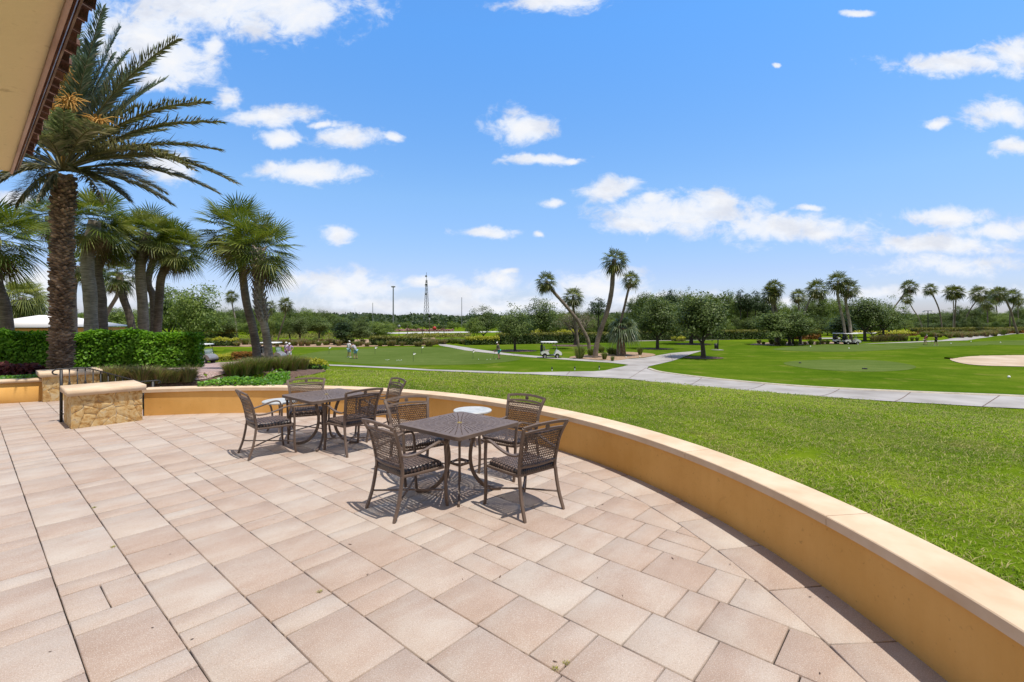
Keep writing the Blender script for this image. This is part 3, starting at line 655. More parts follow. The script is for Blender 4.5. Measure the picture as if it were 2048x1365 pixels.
for i, (ua, ub, z) in enumerate(((1.9, 2.3, -.16), (2.3, 2.7, -.31))):
    q = [uvw(ua, 11.83), uvw(ub, 11.83), uvw(ub, 14.9), uvw(ua, 14.9)]; q = q if area(q) > 0 else q[::-1]
    mb.prism(q, -.6, z)
struct(mb.build('terrace_steps', M['paver']))
q = [uvw(2.7, 11.8), uvw(4.2, 11.8), uvw(4.2, 14.9), uvw(2.7, 14.9)]
sheet('brick_landing', q if area(q) > 0 else q[::-1], M['brick'], .03, .3, pix=False)

def rail():
    o = np.array([-8.17, 8.68]); t = thing('handrail', 'dark bronze metal handrail with balusters between the stone pillars', 'handrail', (o[0], o[1], 0))
    def pt(s, z): p = UU*s; return (p[0], p[1], z)
    def post(name, s, z0, z1, w):
        mb = MB(); mb.box(pt(s, (z0+z1)/2), (w, w, z1-z0), math.atan2(.754, .657)); return mb.build(name, M['rail_metal'], t)
    post('post', 0, 0, .94, .042); post('post', 1.36, -.45, .60, .042)
    mb = MB(); mb.tube(crs([pt(-.05, .86), pt(-.10, .875), pt(-.115, .915), pt(-.08, .948), pt(-.02, .955), pt(.2, .957), pt(.32, .955), pt(.42, .925), pt(.95, .70), pt(1.12, .625), pt(1.2, .613), pt(1.42, .612), pt(1.47, .60), pt(1.48, .575), pt(1.45, .55)], 4), 1, flat=(.045, .022))
    mb.build('top_rail', M['rail_metal'], t, smooth=40)
    mb = MB(); mb.tube([pt(0, .14), pt(.35, .14), pt(1.36, -.28)], 1, flat=(.03, .016)); mb.build('bottom_rail', M['rail_metal'], t)
    for i, s in enumerate(np.arange(.11, 1.3, .11)):
        zt = .95 if s < .34 else .955-(s-.34)*.42; zb = .14 if s < .35 else .14-(s-.35)*.416
        mb = MB(); mb.box(pt(s, (zt+zb)/2), (.017, .017, zt-zb), .85)
        if i % 2 == 0: mb.lathe([(.009, -.05), (.022, -.035), (.012, -.018), (.03, 0), (.012, .018), (.022, .035), (.009, .05)], pt(s, zb+(zt-zb)*.66), 10)
        mb.build('baluster', M['rail_metal'], t)
    mb = MB(); mb.tube([pt(.0, .2), (pt(0, 0)[0]+.09, -.07, .2)], .009, 6); mb.build('wall_bracket', M['rail_metal'], t)
rail()

# ------------------------------------------------------------------ building eave
def eave():
    v1, v0 = 3.04, -5.0; K = .92; D = np.array([*VV, 0])*K; U3 = np.array([*UU, 0])*K; Z = np.array([0, 0, K]); OZ = np.array([0, 0, CAMH*(1-K)])
    o = uvw(-1.5, 0); t = thing('clubhouse_building', 'corner of the stucco clubhouse with tan soffit and terracotta tiled eave overhead', 'building', (o[0], o[1], 0))
    P0, P1 = D*v0+OZ, D*v1+OZ
    mb = MB(); mb.extrude_profile([(-1.6, 2.5), (.1370, 2.5), (.137, 2.53), (-1.6, 2.53)], P0, P1, U3, Z); child_at(mb.build('soffit', M['soffit']), t)
    m_f = pmat('fascia_paint', [(.36, .19, .12), (.48, .29, .20), (.54, .36, .27)], 5, .55, .3, 40, stretch=(1, 1, 1)); m_c = pmat('gutter_copper', [(.07, .028, .018), (.16, .075, .045), (.30, .19, .13)], 9, .4, .2, 60, metal=.25)
    mb = MB(); mb.extrude_profile([(.1375, 2.492), (.1465, 2.492), (.1465, 2.575), (.1375, 2.575)], P0, P1+D*.012, U3, Z); child_at(mb.build('fascia', m_f), t)
    mb = MB(); mb.extrude_profile([(.1490, 2.52), (.1500, 2.505), (.1535, 2.500), (.1565, 2.505), (.1575, 2.516), (.1610, 2.512), (.1655, 2.514), (.1680, 2.525), (.1700, 2.548), (.1760, 2.556), (.178, 2.588), (.171, 2.588), (.149, 2.588)], P0, P1+D*.01, U3, Z); child_at(mb.build('gutter', m_c, smooth=50), t)
    m_t = pmat('roof_tile', [(.045, .018, .012), (.11, .045, .028), (.20, .095, .06)], 16, .8, .5, 60, island=.35)
    mb = MB(); rng = random.Random(1); v = v0
    while v < v1-.01:
        wd = .074; c = D*(v+wd/2)+OZ
        # barrel tile: half tube running up the roof slope
        a = np.linspace(0, PI, 7); s0 = U3*.208+Z*2.592; s1 = U3*(-1.2)+Z*(2.588+.45)
        r = .0365*rng.uniform(.9, 1.04); e = rng.uniform(-.007, .002)
        prof = [(-math.cos(q)*r, math.sin(q)*r*.75) for q in a]+[(math.cos(q)*r*.76, math.sin(q)*r*.5) for q in a]
        V = [c+s0+U3*e+D*p+Z*h for p, h in prof]+[c+s1+D*p+Z*h for p, h in prof]; n = len(prof)
        mb.add(V, [tuple(range(n)), tuple(range(n, 2*n))[::-1]]+[(i, (i+1) % n, n+(i+1) % n, n+i) for i in range(n)]); v += wd
    child_at(mb.build('roof_tiles', m_t, smooth=40), t)
    mb = MB(); mb.extrude_profile([(.176, 2.59), (.176, 2.60), (-1.6, 3.12), (-1.6, 2.59)], P0, P1-D*.0, U3, Z); child_at(mb.build('roof_deck', m_t), t)
    mb = MB(); mb.extrude_profile([(-1.6, -.2), (-1.35, -.2), (-1.35, 2.5), (-1.6, 2.5)], P0, D*1.9, U3, Z); child_at(mb.build('building_wall', M['stucco']), t)
eave()
# ------------------------------------------------------------------ terrace furniture
def wicker_back():
    """cane panel between the uprights; x across, s up the back"""
    mb = MB(); 
    def S(x, s):  # surface
        z = .485+s; y = -.222-.10*max(0, (z-.45)/.42)**1.5-.018*(1-(x/.235)**2); return (x, y, z)
    hw = lambda s: .222+.03*(s/.31)**1.5
    Hh = .305; r = .0042
    def strand(f, k=14, fl=(.0078, .0016)):
        pts = [f(i/k) for i in range(k+1)]; pts = [p for p in pts if p]
        if len(pts) > 2: mb.tube(pts, 1, flat=fl, up=(0, -1, .2), cap=False)
    for j in range(13):
        s = .008+j*.0243; w_ = hw(s)
        strand(lambda t: S(-w_+2*w_*t, s), 12)
    for sgn in (1, -1):
        for j in range(-14, 36):
            x0 = -.25+j*.0243*1.0
            def f(t):
                s = t*Hh; x = x0+sgn*(s-.15)/math.tan(rad(60)); 
                if abs(x) > hw(s): return None
                p = S(x, s); return (p[0], p[1]+.003*sgn*math.sin(s*129), p[2])
            strand(f, 16, (.0066, .0016))
    for s, rr in ((0, .011), (Hh, .012)):
        mb.tube([S(-hw(s)+2*hw(s)*i/14, s) for i in range(15)], rr, 6)
    for sg in (-1, 1): mb.tube([S(sg*(hw(s)-.004), s) for s in np.linspace(0, Hh, 10)], .010, 6)
    return mb
def wicker_seat():
    mb = MB(); n = 96; g = np.linspace(-1, 1, n); X, Y = np.meshgrid(g, g)
    wd = .245+.015*Y; x = X*wd; y = Y*.235+.01
    # superellipse-ish rounding by pulling corners in
    k = 1-.07*(np.abs(X)**6)*(np.abs(Y)**6); x = x*k; y = y*k
    edge = np.maximum(np.abs(X), np.abs(Y)); h = .455+.012*(1-edge**2)-.018*np.clip((edge-.86)/.14, 0, 1)**2
    p = 2*PI/.046
    wv = np.sin((x+y*.58)*p)*np.sin((x-y*.58)*p); wv2 = np.sin(y*p*1.15)
    z = h+.0045*wv+.002*wv2
    idx = np.arange(n*n).reshape(n, n); Fq = np.stack([idx[:-1, :-1], idx[:-1, 1:], idx[1:, 1:], idx[1:, :-1]], -1).reshape(-1, 4)
    hole = (wv < -.30) & (edge < .93); hf = (hole.astype(int)[:-1, :-1]+hole[:-1, 1:]+hole[1:, 1:]+hole[1:, :-1]).ravel() >= 3
    mb.add(np.c_[x.ravel(), y.ravel(), z.ravel()], Fq[~hf])
    ring = [idx[0, i] for i in range(n)]+[idx[i, -1] for i in range(1, n)]+[idx[-1, i] for i in range(n-2, -1, -1)]+[idx[i, 0] for i in range(n-2, 0, -1)]
    R = np.c_[x.ravel(), y.ravel(), z.ravel()][ring]; m = len(ring); rows = [R]
    for j, (o, zz) in enumerate(((1.006, .432), (1.0, .418), (.985, .405))):
        q = R.copy(); q[:, :2] *= o; q[:, 2] = zz+.003*np.sin(np.arange(m)*2*PI/6+j); rows.append(q)
    V = np.concatenate(rows); mb.add(V, [(a*m+(i+1) % m, a*m+i, (a+1)*m+i, (a+1)*m+(i+1) % m) for a in range(3) for i in range(m)])
    return mb
def make_chair():
    t = thing('patio_chair', '', 'chair'); B = M['metal_brown']
    wicker_seat().build('seat', M['wicker_seat'], t, smooth=60)
    wicker_back().build('backrest', M['wicker_back'], t)
    U = (.036, .020)
    # back frame: uprights, double top rail with medallion, lower rail
    mb = MB()
    up = lambda s: crs([(s*.232, -.215, .38), (s*.232, -.213, .45), (s*.236, -.228, .55), (s*.246, -.262, .70), (s*.268, -.312, .82), (s*.282, -.338, .868)], 5)
    for s in (-1, 1): mb.tube(up(s), 1, flat=(.034, .022), up=(0, 1, .2))
    bow = lambda z, y, w_, dz: crs([(-w_, y, z), (-w_*.5, y-.022, z+dz*.8), (0, y-.03, z+dz), (w_*.5, y-.022, z+dz*.8), (w_, y, z)], 6)
    mb.tube(bow(.866, -.336, .288, .022), 1, flat=(.030, .018), up=(0, 1, .3))
    mb.tube(bow(.806, -.304, .262, .016), 1, flat=(.024, .018), up=(0, 1, .3))
    mb.tube(bow(.476, -.214, .236, -.004), 1, flat=(.024, .018), up=(0, 1, .3))
    mb.lathe([(0, -.008), (.024, -.006), (.024, .006), (0, .008)], (0, -.352, .852), 14, axis='y')
    mb.build('back_frame', B, t, smooth=40)
    for s in (-1, 1):
        mb = MB(); mb.tube(crs([(s*.234, -.218, .395), (s*.236, -.23, .30), (s*.242, -.262, .15), (s*.25, -.315, .0)], 5), [1.05]*15+[.85], flat=(.030, .024), up=(0, 1, 0)); mb.build('leg', B, t, smooth=40)
        mb = MB(); mb.tube(crs([(s*.275, .252, .575), (s*.272, .262, .45), (s*.265, .262, .25), (s*.262, .272, .08), (s*.262, .285, 0)], 5), 1, flat=(.030, .024), up=(0, 1, 0)); mb.build('leg', B, t, smooth=40)
        mb = MB(); mb.tube(crs([(s*.245, -.235, .60), (s*.262, -.19, .585), (s*.285, -.10, .592), (s*.292, .02, .622), (s*.290, .13, .655), (s*.285, .20, .66), (s*.278, .242, .635), (s*.2755, .253, .57)], 5), 1, flat=(.034, .018), up=(1, 0, 0) if False else (0, 0, 1)); mb.build('armrest', B, t, smooth=40)
    mb = MB(); q = [(-.238, -.205), (.238, -.205), (.262, .1), (.262, .235), (.22, .255), (0, .268), (-.22, .255), (-.262, .235), (-.262, .1), (-.238, -.205)]
    mb.tube([(x, y, .395) for x, y in q], 1, flat=(.020, .026)); mb.build('seat_frame', B, t, smooth=40)
    for s in (-1, 1):
        mb = MB(); mb.tube([(s*.242, -.262, .165+.0*s), (0, .003, .165+.010*(s > 0)), (-s*.262, .262, .165)], 1, flat=(.022, .012)); mb.build('stretcher', B, t)
    return t
chair0 = make_chair()
chairs = [((-1.03, 4.75), (.70, .71), 'wicker patio chair at the near left of the nearer table, turned away'),
          ((.11, 4.76), (-.64, .77), 'wicker patio chair at the near right of the nearer table, turned away'),
          ((-1.12, 5.68), (.56, -.83), 'wicker patio chair at the far left side of the nearer table, facing the viewer'),
          ((-.02, 5.84), (-.60, -.80), 'wicker patio chair between the nearer table and the curved seat wall'),
          ((-3.40, 6.68), (.73, .68), 'wicker patio chair at the left of the farther table, leftmost of all the chairs'),
          ((-2.28, 6.82), (-.75, .66), 'wicker patio chair at the near right side of the farther table'),
          ((-3.22, 7.52), (.42, -.91), 'wicker patio chair behind the farther table, beside the half-hidden round side table'),
          ((-2.12, 7.60), (-.80, -.60), 'wicker patio chair at the far right of the farther table, near the wall')]
for i, (p, f, lab) in enumerate(chairs):
    o = chair0 if i == 0 else copy_tree(chair0)
    o.location = (*p, 0); o.rotation_euler = (0, 0, math.atan2(-f[0], f[1])); tag(o, lab, 'chair', 'wicker patio chairs round the two tables')

def make_table():
    t = thing('patio_table', '', 'table'); B = M['metal_brown']
    hs, cr = .464, .05; out = []
    for cx, cy, a0 in ((1, 1, 0), (-1, 1, 90), (-1, -1, 180), (1, -1, 270)):
        for k in range(6): a = rad(a0+k*18); out.append((cx*(hs-cr)+cr*math.cos(a), cy*(hs-cr)+cr*math.sin(a)))
    holes = []
    def slot(a, r0, r1, w0, w1):
        c, s = math.cos(a), math.sin(a); q = [(r0, -w0), (r1, -w1), (r1, w1), (r0, w0)]
        q = [(x*c-y*s, x*s+y*c) for x, y in q]
        if all(max(abs(x), abs(y)) < hs-.035 for x, y in q): holes.append(q)
    rings = [(.055, .115, 16), (.128, .185, 32), (.198, .252, 32), (.264, .315, 48), (.327, .378, 48), (.39, .435, 48), (.447, .49, 48), (.502, .54, 48)]
    for r0, r1, n in rings:
        for k in range(n): slot((k+.5)*2*PI/n, r0, r1, .0036+.002*(n == 16), .0055)
    holes.append([(.022*math.cos(a), .022*math.sin(a)) for a in np.arange(12)*PI/6])
    vin = [Vector(p) for p in out]; E = [(i, (i+1) % len(out)) for i in range(len(out))]
    for h in holes:
        b = len(vin); vin += [Vector(p) for p in h]; E += [(b+i, b+(i+1) % len(h)) for i in range(len(h))]
    vo, _, fo, *_ = delaunay_2d_cdt(vin, E, [], 1, 1e-6)
    def inh(x, y):
        for h in holes:
            if abs(x-h[0][0]) < .1 and abs(y-h[0][1]) < .1 and inpoly(np.array([x]), np.array([y]), h)[0]: return True
        return False
    fs = [tuple(f) for f in fo if not inh(sum(vo[i][0] for i in f)/3, sum(vo[i][1] for i in f)/3)]
    mb = MB(); n = len(vo); zt, zb = .740, .730
    mb.add([(v.x, v.y, zt) for v in vo]+[(v.x, v.y, zb) for v in vo], fs+[tuple(n+i for i in f[::-1]) for f in fs])
    for h in holes:
        k = len(h); mb.add([(x, y, zt) for x, y in h]+[(x, y, zb) for x, y in h], [(i, (i+1) % k, k+(i+1) % k, k+i) for i in range(k)])
    mb.build('tabletop', B, t)
    mb = MB(); k = len(out); o2 = [(x*1.006, y*1.006) for x, y in out]
    rows = [[(x, y, zt) for x, y in out], [(x, y, zt-.003) for x, y in o2], [(x, y, .702) for x, y in o2], [(x*.985, y*.985, .702) for x, y in out], [(x*.985, y*.985, zb) for x, y in out]]
    mb.add([p for r in rows for p in r], [(a*k+i, (a+1)*k+i, (a+1)*k+(i+1) % k, a*k+(i+1) % k) for a in range(4) for i in range(k)])
    mb.build('table_apron', B, t, smooth=40)
    for q in range(4):
        a = rad(45+90*q); c, s = math.cos(a), math.sin(a)
        pr = crs([(.23, .73), (.205, .70), (.15, .58), (.118, .44), (.120, .30), (.165, .17), (.26, .065), (.36, .022), (.445, .012)], 5)
        mb = MB(); mb.tube([(r*c, r*s, z) for r, z in pr], 1, flat=(.040, .022), up=(-s, c, 0)); 
        mb.build('leg', B, t, smooth=40)
    mb = MB(); q = [(.118*math.cos(rad(a)), .118*math.sin(rad(a)), .315) for a in (45, 135, 225, 315, 405)]; mb.tube(q, 1, flat=(.014, .03))
    mb.tube([(.075*math.cos(a), .075*math.sin(a), .315) for a in np.linspace(0, 2*PI, 25)], 1, flat=(.012, .02)); mb.build('leg_ring', B, t)
    mb = MB(); mb.lathe([(.030, .7405), (.030, .744), (.024, .746), (.021, .744), (.021, .736)], (0, 0, 0), 20); mb.build('umbrella_grommet', pmat('brass', [(.42, .30, .10), (.5, .38, .15)], 5, .35, metal=.6), t, smooth=40)
    return t
tb = make_table(); tb.location = (-.565, 5.165, 0); tb.rotation_euler.z = rad(5.2-45); tag(tb, 'square slotted brown metal patio table nearer the viewer', 'table', 'square patio tables')
t2 = copy_tree(tb); t2.location = (-2.765, 7.14, 0); t2.rotation_euler.z = rad(4-45); t2['label'] = 'square slotted brown metal patio table farther away to the left'
def side_table(x, y, lab):
    t = thing('side_table', lab, 'side table', (x, y, 0), .3, 'round marble side tables')
    mb = MB(); mb.lathe([(0, .475), (.272, .475), (.285, .482), (.286, .498), (.278, .505), (0, .505)], (0, 0, 0), 40); mb.build('tabletop', M['marble'], t, smooth=40)
    for k in range(4):
        a = k*PI/2; c, s = math.cos(a), math.sin(a); mb = MB()
        mb.tube([(r*c, r*s, z) for r, z in crs([(.19, .472), (.15, .40), (.13, .25), (.16, .10), (.21, .0)], 5)], 1, flat=(.028, .018), up=(-s, c, 0)); mb.build('leg', M['metal_brown'], t, smooth=40)
    mb = MB(); mb.tube([(.135*math.cos(a), .135*math.sin(a), .2) for a in np.linspace(0, 2*PI, 21)], 1, flat=(.012, .02)); mb.build('leg_ring', M['metal_brown'], t)
side_table(-.59, 7.17, 'round pale marble side table behind the nearer square table, by the wall')
side_table(-3.86, 8.0, 'round pale marble side table half hidden between chairs at the farther table')

# ------------------------------------------------------------------ foliage builders
def unit(v): v = np.asarray(v, float); return v/(np.linalg.norm(v, axis=-1, keepdims=True)+1e-12)
def leaves(mb, C, N, size, m=0, aspect=.5, rng=RNG, Dir=None):
    """rhombic leaves: centres C, normals N, sizes"""
    n = len(C); N = unit(N); A = rng.normal(size=(n, 3)) if Dir is None else np.asarray(Dir, float)
    A = unit(A-N*(A*N).sum(1)[:, None]); B = np.cross(N, A); s = np.broadcast_to(size, (n,))[:, None]
    V = np.stack([C-A*s*.5, C+B*s*aspect*.5+A*s*.05, C+A*s*.55, C-B*s*aspect*.5+A*s*.05], 1).reshape(-1, 3)
    mb.add(V, np.arange(4*n).reshape(n, 4), m)
def sphere_pts(n, rng): return unit(rng.normal(size=(n, 3)))
def hedge(name, label, cat, a, b, depth, h, lsize, dens, mats, group=None, zoff=0, topsplit=None, roundness=.1, lump=.05, pix=True, core=None):
    """clipped hedge from a to b (front foot), leaves over a dark twig core"""
    A = np.array(P(*a)[:2]) if pix else np.array(a); Bq = np.array(P(*b)[:2]) if pix else np.array(b)
    e = Bq-A; Ln = np.linalg.norm(e); e /= Ln; nrm = np.array([-e[1], e[0]])
    if nrm[1] < 0: nrm = -nrm
    h0, h1 = h if isinstance(h, (tuple, list)) else (h, h)
    rng = np.random.default_rng(int(abs(A[0]*31+A[1]*17)*10) % 99991)
    c = (A+Bq)/2+nrm*depth/2; t = thing(name, label, cat, (c[0], c[1], g1(*c)+zoff), 0, group); base = np.array(t.location)
    areas = {'top': Ln*depth, 'front': Ln*h0, 'end0': depth*h0, 'end1': depth*h0, 'back': Ln*h0*.4}
    Cs = []; Ns = []
    for k, ar in areas.items():
        n = int(ar*dens*(1.25 if k in ('top', 'front') else .7)); s = rng.random(n); u = rng.random(n); dd = np.abs(rng.normal(0, lsize*.75, n))
        if k == 'top': q = (s, u, np.ones(n)); N = (0, 0, 1)
        elif k == 'front': q = (s, np.zeros(n), u); N = (-nrm[0], -nrm[1], .45)
        elif k == 'back': q = (s, np.ones(n), u); N = (nrm[0], nrm[1], .4)
        elif k == 'end0': q = (np.zeros(n), s, u); N = (-e[0], -e[1], .4)
        else: q = (np.ones(n), s, u); N = (e[0], e[1], .4)
        s_, u_, w_ = q; H_ = h0+(h1-h0)*s_
        x = A[0]+e[0]*s_*Ln+nrm[0]*u_*depth; y = A[1]+e[1]*s_*Ln+nrm[1]*u_*depth
        lm = lump*(np.sin(s_*Ln*2.1+w_*3)+np.sin(s_*Ln*5.3+u_*4+1)*.6+rng.normal(0, .45, n))
        N = np.array(N, float)
        rr = roundness*np.maximum(0, np.maximum(np.abs(u_-.5)*2, 0)**4*(w_ > .9)+(w_**6)*(k != 'top')*1.)
        x = x+N[0]*(lm-dd*(k != 'top')); y = y+N[1]*(lm-dd*(k != 'top'))
        zg = gz(x, y); z = zg+zoff+w_*H_+(lm-dd-rr if k == 'top' else 0)-rr*.2
        x = x-N[0]*rr; y = y-N[1]*rr
        Cs.append(np.c_[x, y, z]); Ns.append(N+rng.normal(0, .55, (n, 3)))
    C = np.concatenate(Cs)-base; N = np.concatenate(Ns)
    rel = (C[:, 2]+base[2]-zoff-gz(C[:, 0]+base[0], C[:, 1]+base[1]))/((h0+h1)/2)
    mb = MB(); sz = lsize*rng.uniform(.7, 1.3, len(C))
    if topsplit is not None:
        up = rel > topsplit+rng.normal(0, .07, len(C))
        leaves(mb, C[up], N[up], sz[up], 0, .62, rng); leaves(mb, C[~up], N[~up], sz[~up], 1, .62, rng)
    else: leaves(mb, C, N, sz, 0, .62, rng)
    mb.build('foliage', mats, t)
    ins = lsize*1.1+lump; mb = MB()
    for s0 in np.arange(0, Ln, .8):
        s1 = min(Ln, s0+.8); p0 = A+e*max(s0, ins)+nrm*ins; p1 = A+e*min(s1, Ln-ins)+nrm*ins; q1 = p1+nrm*(depth-2*ins); q0 = p0+nrm*(depth-2*ins)
        V = []
        for zz in (0, 1):
            for p, sc in ((p0, s0), (p1, s1), (q1, s1), (q0, s0)):
                hh = h0+(h1-h0)*sc/Ln; V.append((p[0]-base[0], p[1]-base[1], g1(*p)+zoff-.1-base[2] if not zz else g1(*p)+zoff+hh-ins*1.3-base[2]))
        mb.add(V, [(0, 3, 2, 1), (4, 5, 6, 7), (0, 1, 5, 4), (1, 2, 6, 5), (2, 3, 7, 6), (3, 0, 4, 7)])
    mb.build('branches', M['hedge_core'], t); return t
M['hedge_core'] = pmat('hedge_core', [(.012, .022, .005), (.03, .045, .012)], 9, .95, .9, 12)

def grass_clump_mesh(name, mats, h=.9, r=.35, n=420, seed=0, wd=.008, spread=.55, droop=.5):
    rng = np.random.default_rng(seed); a = rng.random(n)*2*PI; q = np.sqrt(rng.random(n)); L_ = h*rng.uniform(.6, 1.15, n)
    base = np.c_[np.cos(a)*q*r*.35, np.sin(a)*q*r*.35, np.zeros(n)]; out = np.c_[np.cos(a), np.sin(a), np.zeros(n)]; lean = spread*q*rng.uniform(.5, 1.2, n)
    mid = base+out*(L_*lean*.45)[:, None]+np.c_[np.zeros(n), np.zeros(n), L_*.6]; tip = base+out*(L_*lean*(1+droop*.3))[:, None]+np.c_[np.zeros(n), np.zeros(n), L_*(1-droop*.45*lean)]
    s = np.c_[-np.sin(a+rng.normal(0, .8, n)), np.cos(a), np.zeros(n)]; s = unit(s)*wd
    V = np.stack([base-s, base+s, mid+s*.9, mid-s*.9, tip], 1).reshape(-1, 3); i = np.arange(n)*5
    mb = MB(); k = int(n*.65)
    for lo, hi, m in ((0, k, 0), (k, n, min(1, len(mats)-1))):
        j = i[lo:hi]; mb.F.append((np.stack([j, j+1, j+2, j+3], 1), m)); mb.F.append((np.stack([j+3, j+2, j+4], 1), m))
    mb.V.append(V); mb.n = len(V); return mb.mesh(name, mats)
CL = {'near': [grass_clump_mesh('fountain_grass', [L['fountain_green'], L['fountain_tan']], .62, .5, 900, s, .006, .62) for s in (1, 2)],
      'dry': [grass_clump_mesh('dry_grass', [L['fountain_mix'], L['fountain_tan']], .5, .5, 800, s, .006, .7) for s in (3, 4)],
      'far': [grass_clump_mesh('far_grass', [L['fountain_green'], L['fountain_mix']], 1.0, .6, 260, s, .022, .5) for s in (5, 6)],
      'mix': [grass_clump_mesh('mix_grass', [L['fountain_mix'], L['muhly']], 1.0, .6, 220, s, .028, .55) for s in (7, 8)]}
def clump(kind, px, py, hpx, wpx=None, label='', group='ornamental grass clumps', name='ornamental_grass', wh=None):
    p = P(px, py); me = random.choice(CL[kind]); base_h = {'near': .62, 'dry': .5, 'far': 1, 'mix': 1}[kind]
    hm = hpx*p.y/F; s = hm/base_h; w_ = s if wpx is None else (wpx*p.y/F)/(1.05*base_h)
    o = link(name, me, None, p, random.random()*6.3, (w_, w_, s)); tag(o, label, 'ornamental grass', group); return o

# ---- fan palms
def fan_leaf(mb, O, d, Rc, nseg, wd, droop, m, rng, pet=.42, open_=2.0):
    d = np.array(d)/np.linalg.norm(d); up = np.array([0, 0, 1.]); s = np.cross(d, up)
    if np.linalg.norm(s) < .15: s = np.array([math.cos(rng.random()*6.28), math.sin(rng.random()*6.28), 0])
    s /= np.linalg.norm(s); n = np.cross(s, d); rl = rng.uniform(-.5, .5); s, n = s*math.cos(rl)+n*math.sin(rl), n*math.cos(rl)-s*math.sin(rl)
    hub = O+d*Rc*pet+np.array([0, 0, -.06*Rc*droop]); Lf = Rc*(1.04-pet)
    w0 = wd*.5
    mb.add([O-s*w0, O+s*w0, hub+s*w0*.6, hub-s*w0*.6, O-n*w0*.7, hub-n*w0*.4], [(0, 1, 2, 3), (1, 4, 5, 2), (4, 0, 3, 5)], m)
    V = []; Fs = []
    for i in range(nseg):
        th = (i/(nseg-1)-.5)*2*open_; a = math.cos(th)*d+math.sin(th)*s+n*.14*abs(math.sin(th)); a /= np.linalg.norm(a)
        ll = Lf*(.60+.40*math.cos(th*.62))*rng.uniform(.92, 1.08); t = np.cross(a, n); t /= np.linalg.norm(t)+1e-9; wm = max(wd, ll*.5*2*open_/(nseg-1)*.34)
        h_ = hub+a*ll*.06; mid = hub+a*ll*.52-up*droop*ll*.09; tip = hub+a*ll*.97-up*droop*ll*(.34+.3*rng.random())+s*rng.uniform(-.03, .03)*ll
        sm = (i % 2*2-1)*.22*wm
        k = len(V); V += [h_-t*wd*.35, h_+t*wd*.35, mid+t*wm+n*sm, mid-t*wm-n*sm, tip]; Fs += [(k, k+1, k+2, k+3), (k+3, k+2, k+4)]
    mb.add(V, Fs, m)
def crown_mesh(name, Rc, nl, nseg, wd, mats, seed, dead=8, lo=-62, hi=86, droop=1.0, light=0, c0=(0, 0, 0)):
    rng = random.Random(seed); mb = MB(); md = MB()
    for i in range(nl):
        f = (i+.5)/nl; el = math.asin(math.sin(rad(lo))+(math.sin(rad(hi))-math.sin(rad(lo)))*(1-f)); az = i*2.39996+rng.uniform(-.25, .25); el += rng.uniform(-.12, .12)
        d = (math.cos(el)*math.cos(az), math.cos(el)*math.sin(az), math.sin(el))
        O = np.array([d[0]*.08*Rc, d[1]*.08*Rc, -.10*Rc*f]); m = 1 if (f > .82 and rng.random() < .45) or rng.random() < light else 0
        fan_leaf(mb, O, d, Rc*rng.uniform(.88, 1.06), nseg, wd, droop*(.6+.9*f), m, rng, open_=1.95)
    for i in range(dead):
        el = rad(rng.uniform(-86, -58)); az = i*2.39996; d = (math.cos(el)*math.cos(az), math.cos(el)*math.sin(az), math.sin(el))
        fan_leaf(md, np.array([d[0]*.12*Rc, d[1]*.12*Rc, -.16*Rc]), d, Rc*rng.uniform(.6, .9), max(8, nseg-6), wd*.9, .5, 0, rng, open_=1.2)
    return mb.mesh(name, mats), (md.mesh('dead_fronds', [L['dead_frond']]) if dead else None)
CR = {}
for i in range(3): CR['near%d' % i] = crown_mesh('palm_crown', 1.75, 40, 26, .018, [L['fan'], L['fan_light']], 10+i, 9, lo=-58, hi=84, droop=.42, light=.16)
CR['yellow'] = crown_mesh('palm_crown', 1.75, 50, 26, .026, [L['fan_light'], L['fan']], 20, 16, droop=1.2)
CR['small'] = crown_mesh('palm_crown', 1.75, 26, 24, .02, [L['fan'], L['fan_light']], 21, 6, droop=.7)
for i in range(4): CR['far%d' % i] = crown_mesh('palm_crown', 1.75, 32, 13, .045, [L['fan_far'], L['fan_light'] if i % 2 else L['fan']], 30+i, 13 if i != 3 else 7, lo=-64, droop=.85, light=.1)
CR['blue'] = crown_mesh('palm_crown', 1.75, 46, 14, .05, [L['fan_blue'], L['fan_blue']], 44, 0, lo=-30, hi=80, droop=1.5)
def trunk_mesh(path, r0, r1, seed=0, rings=True, n=14, flare=.14):
    C = crs(path, 7); k = len(C); t = np.linspace(0, 1, k); r = r0+(r1-r0)*t+r0*flare*np.exp(-t*12); rng = np.random.default_rng(seed)
    r = r*(1+.03*rng.normal(size=k)); mb = MB(); mb.tube(C, r, n); return mb
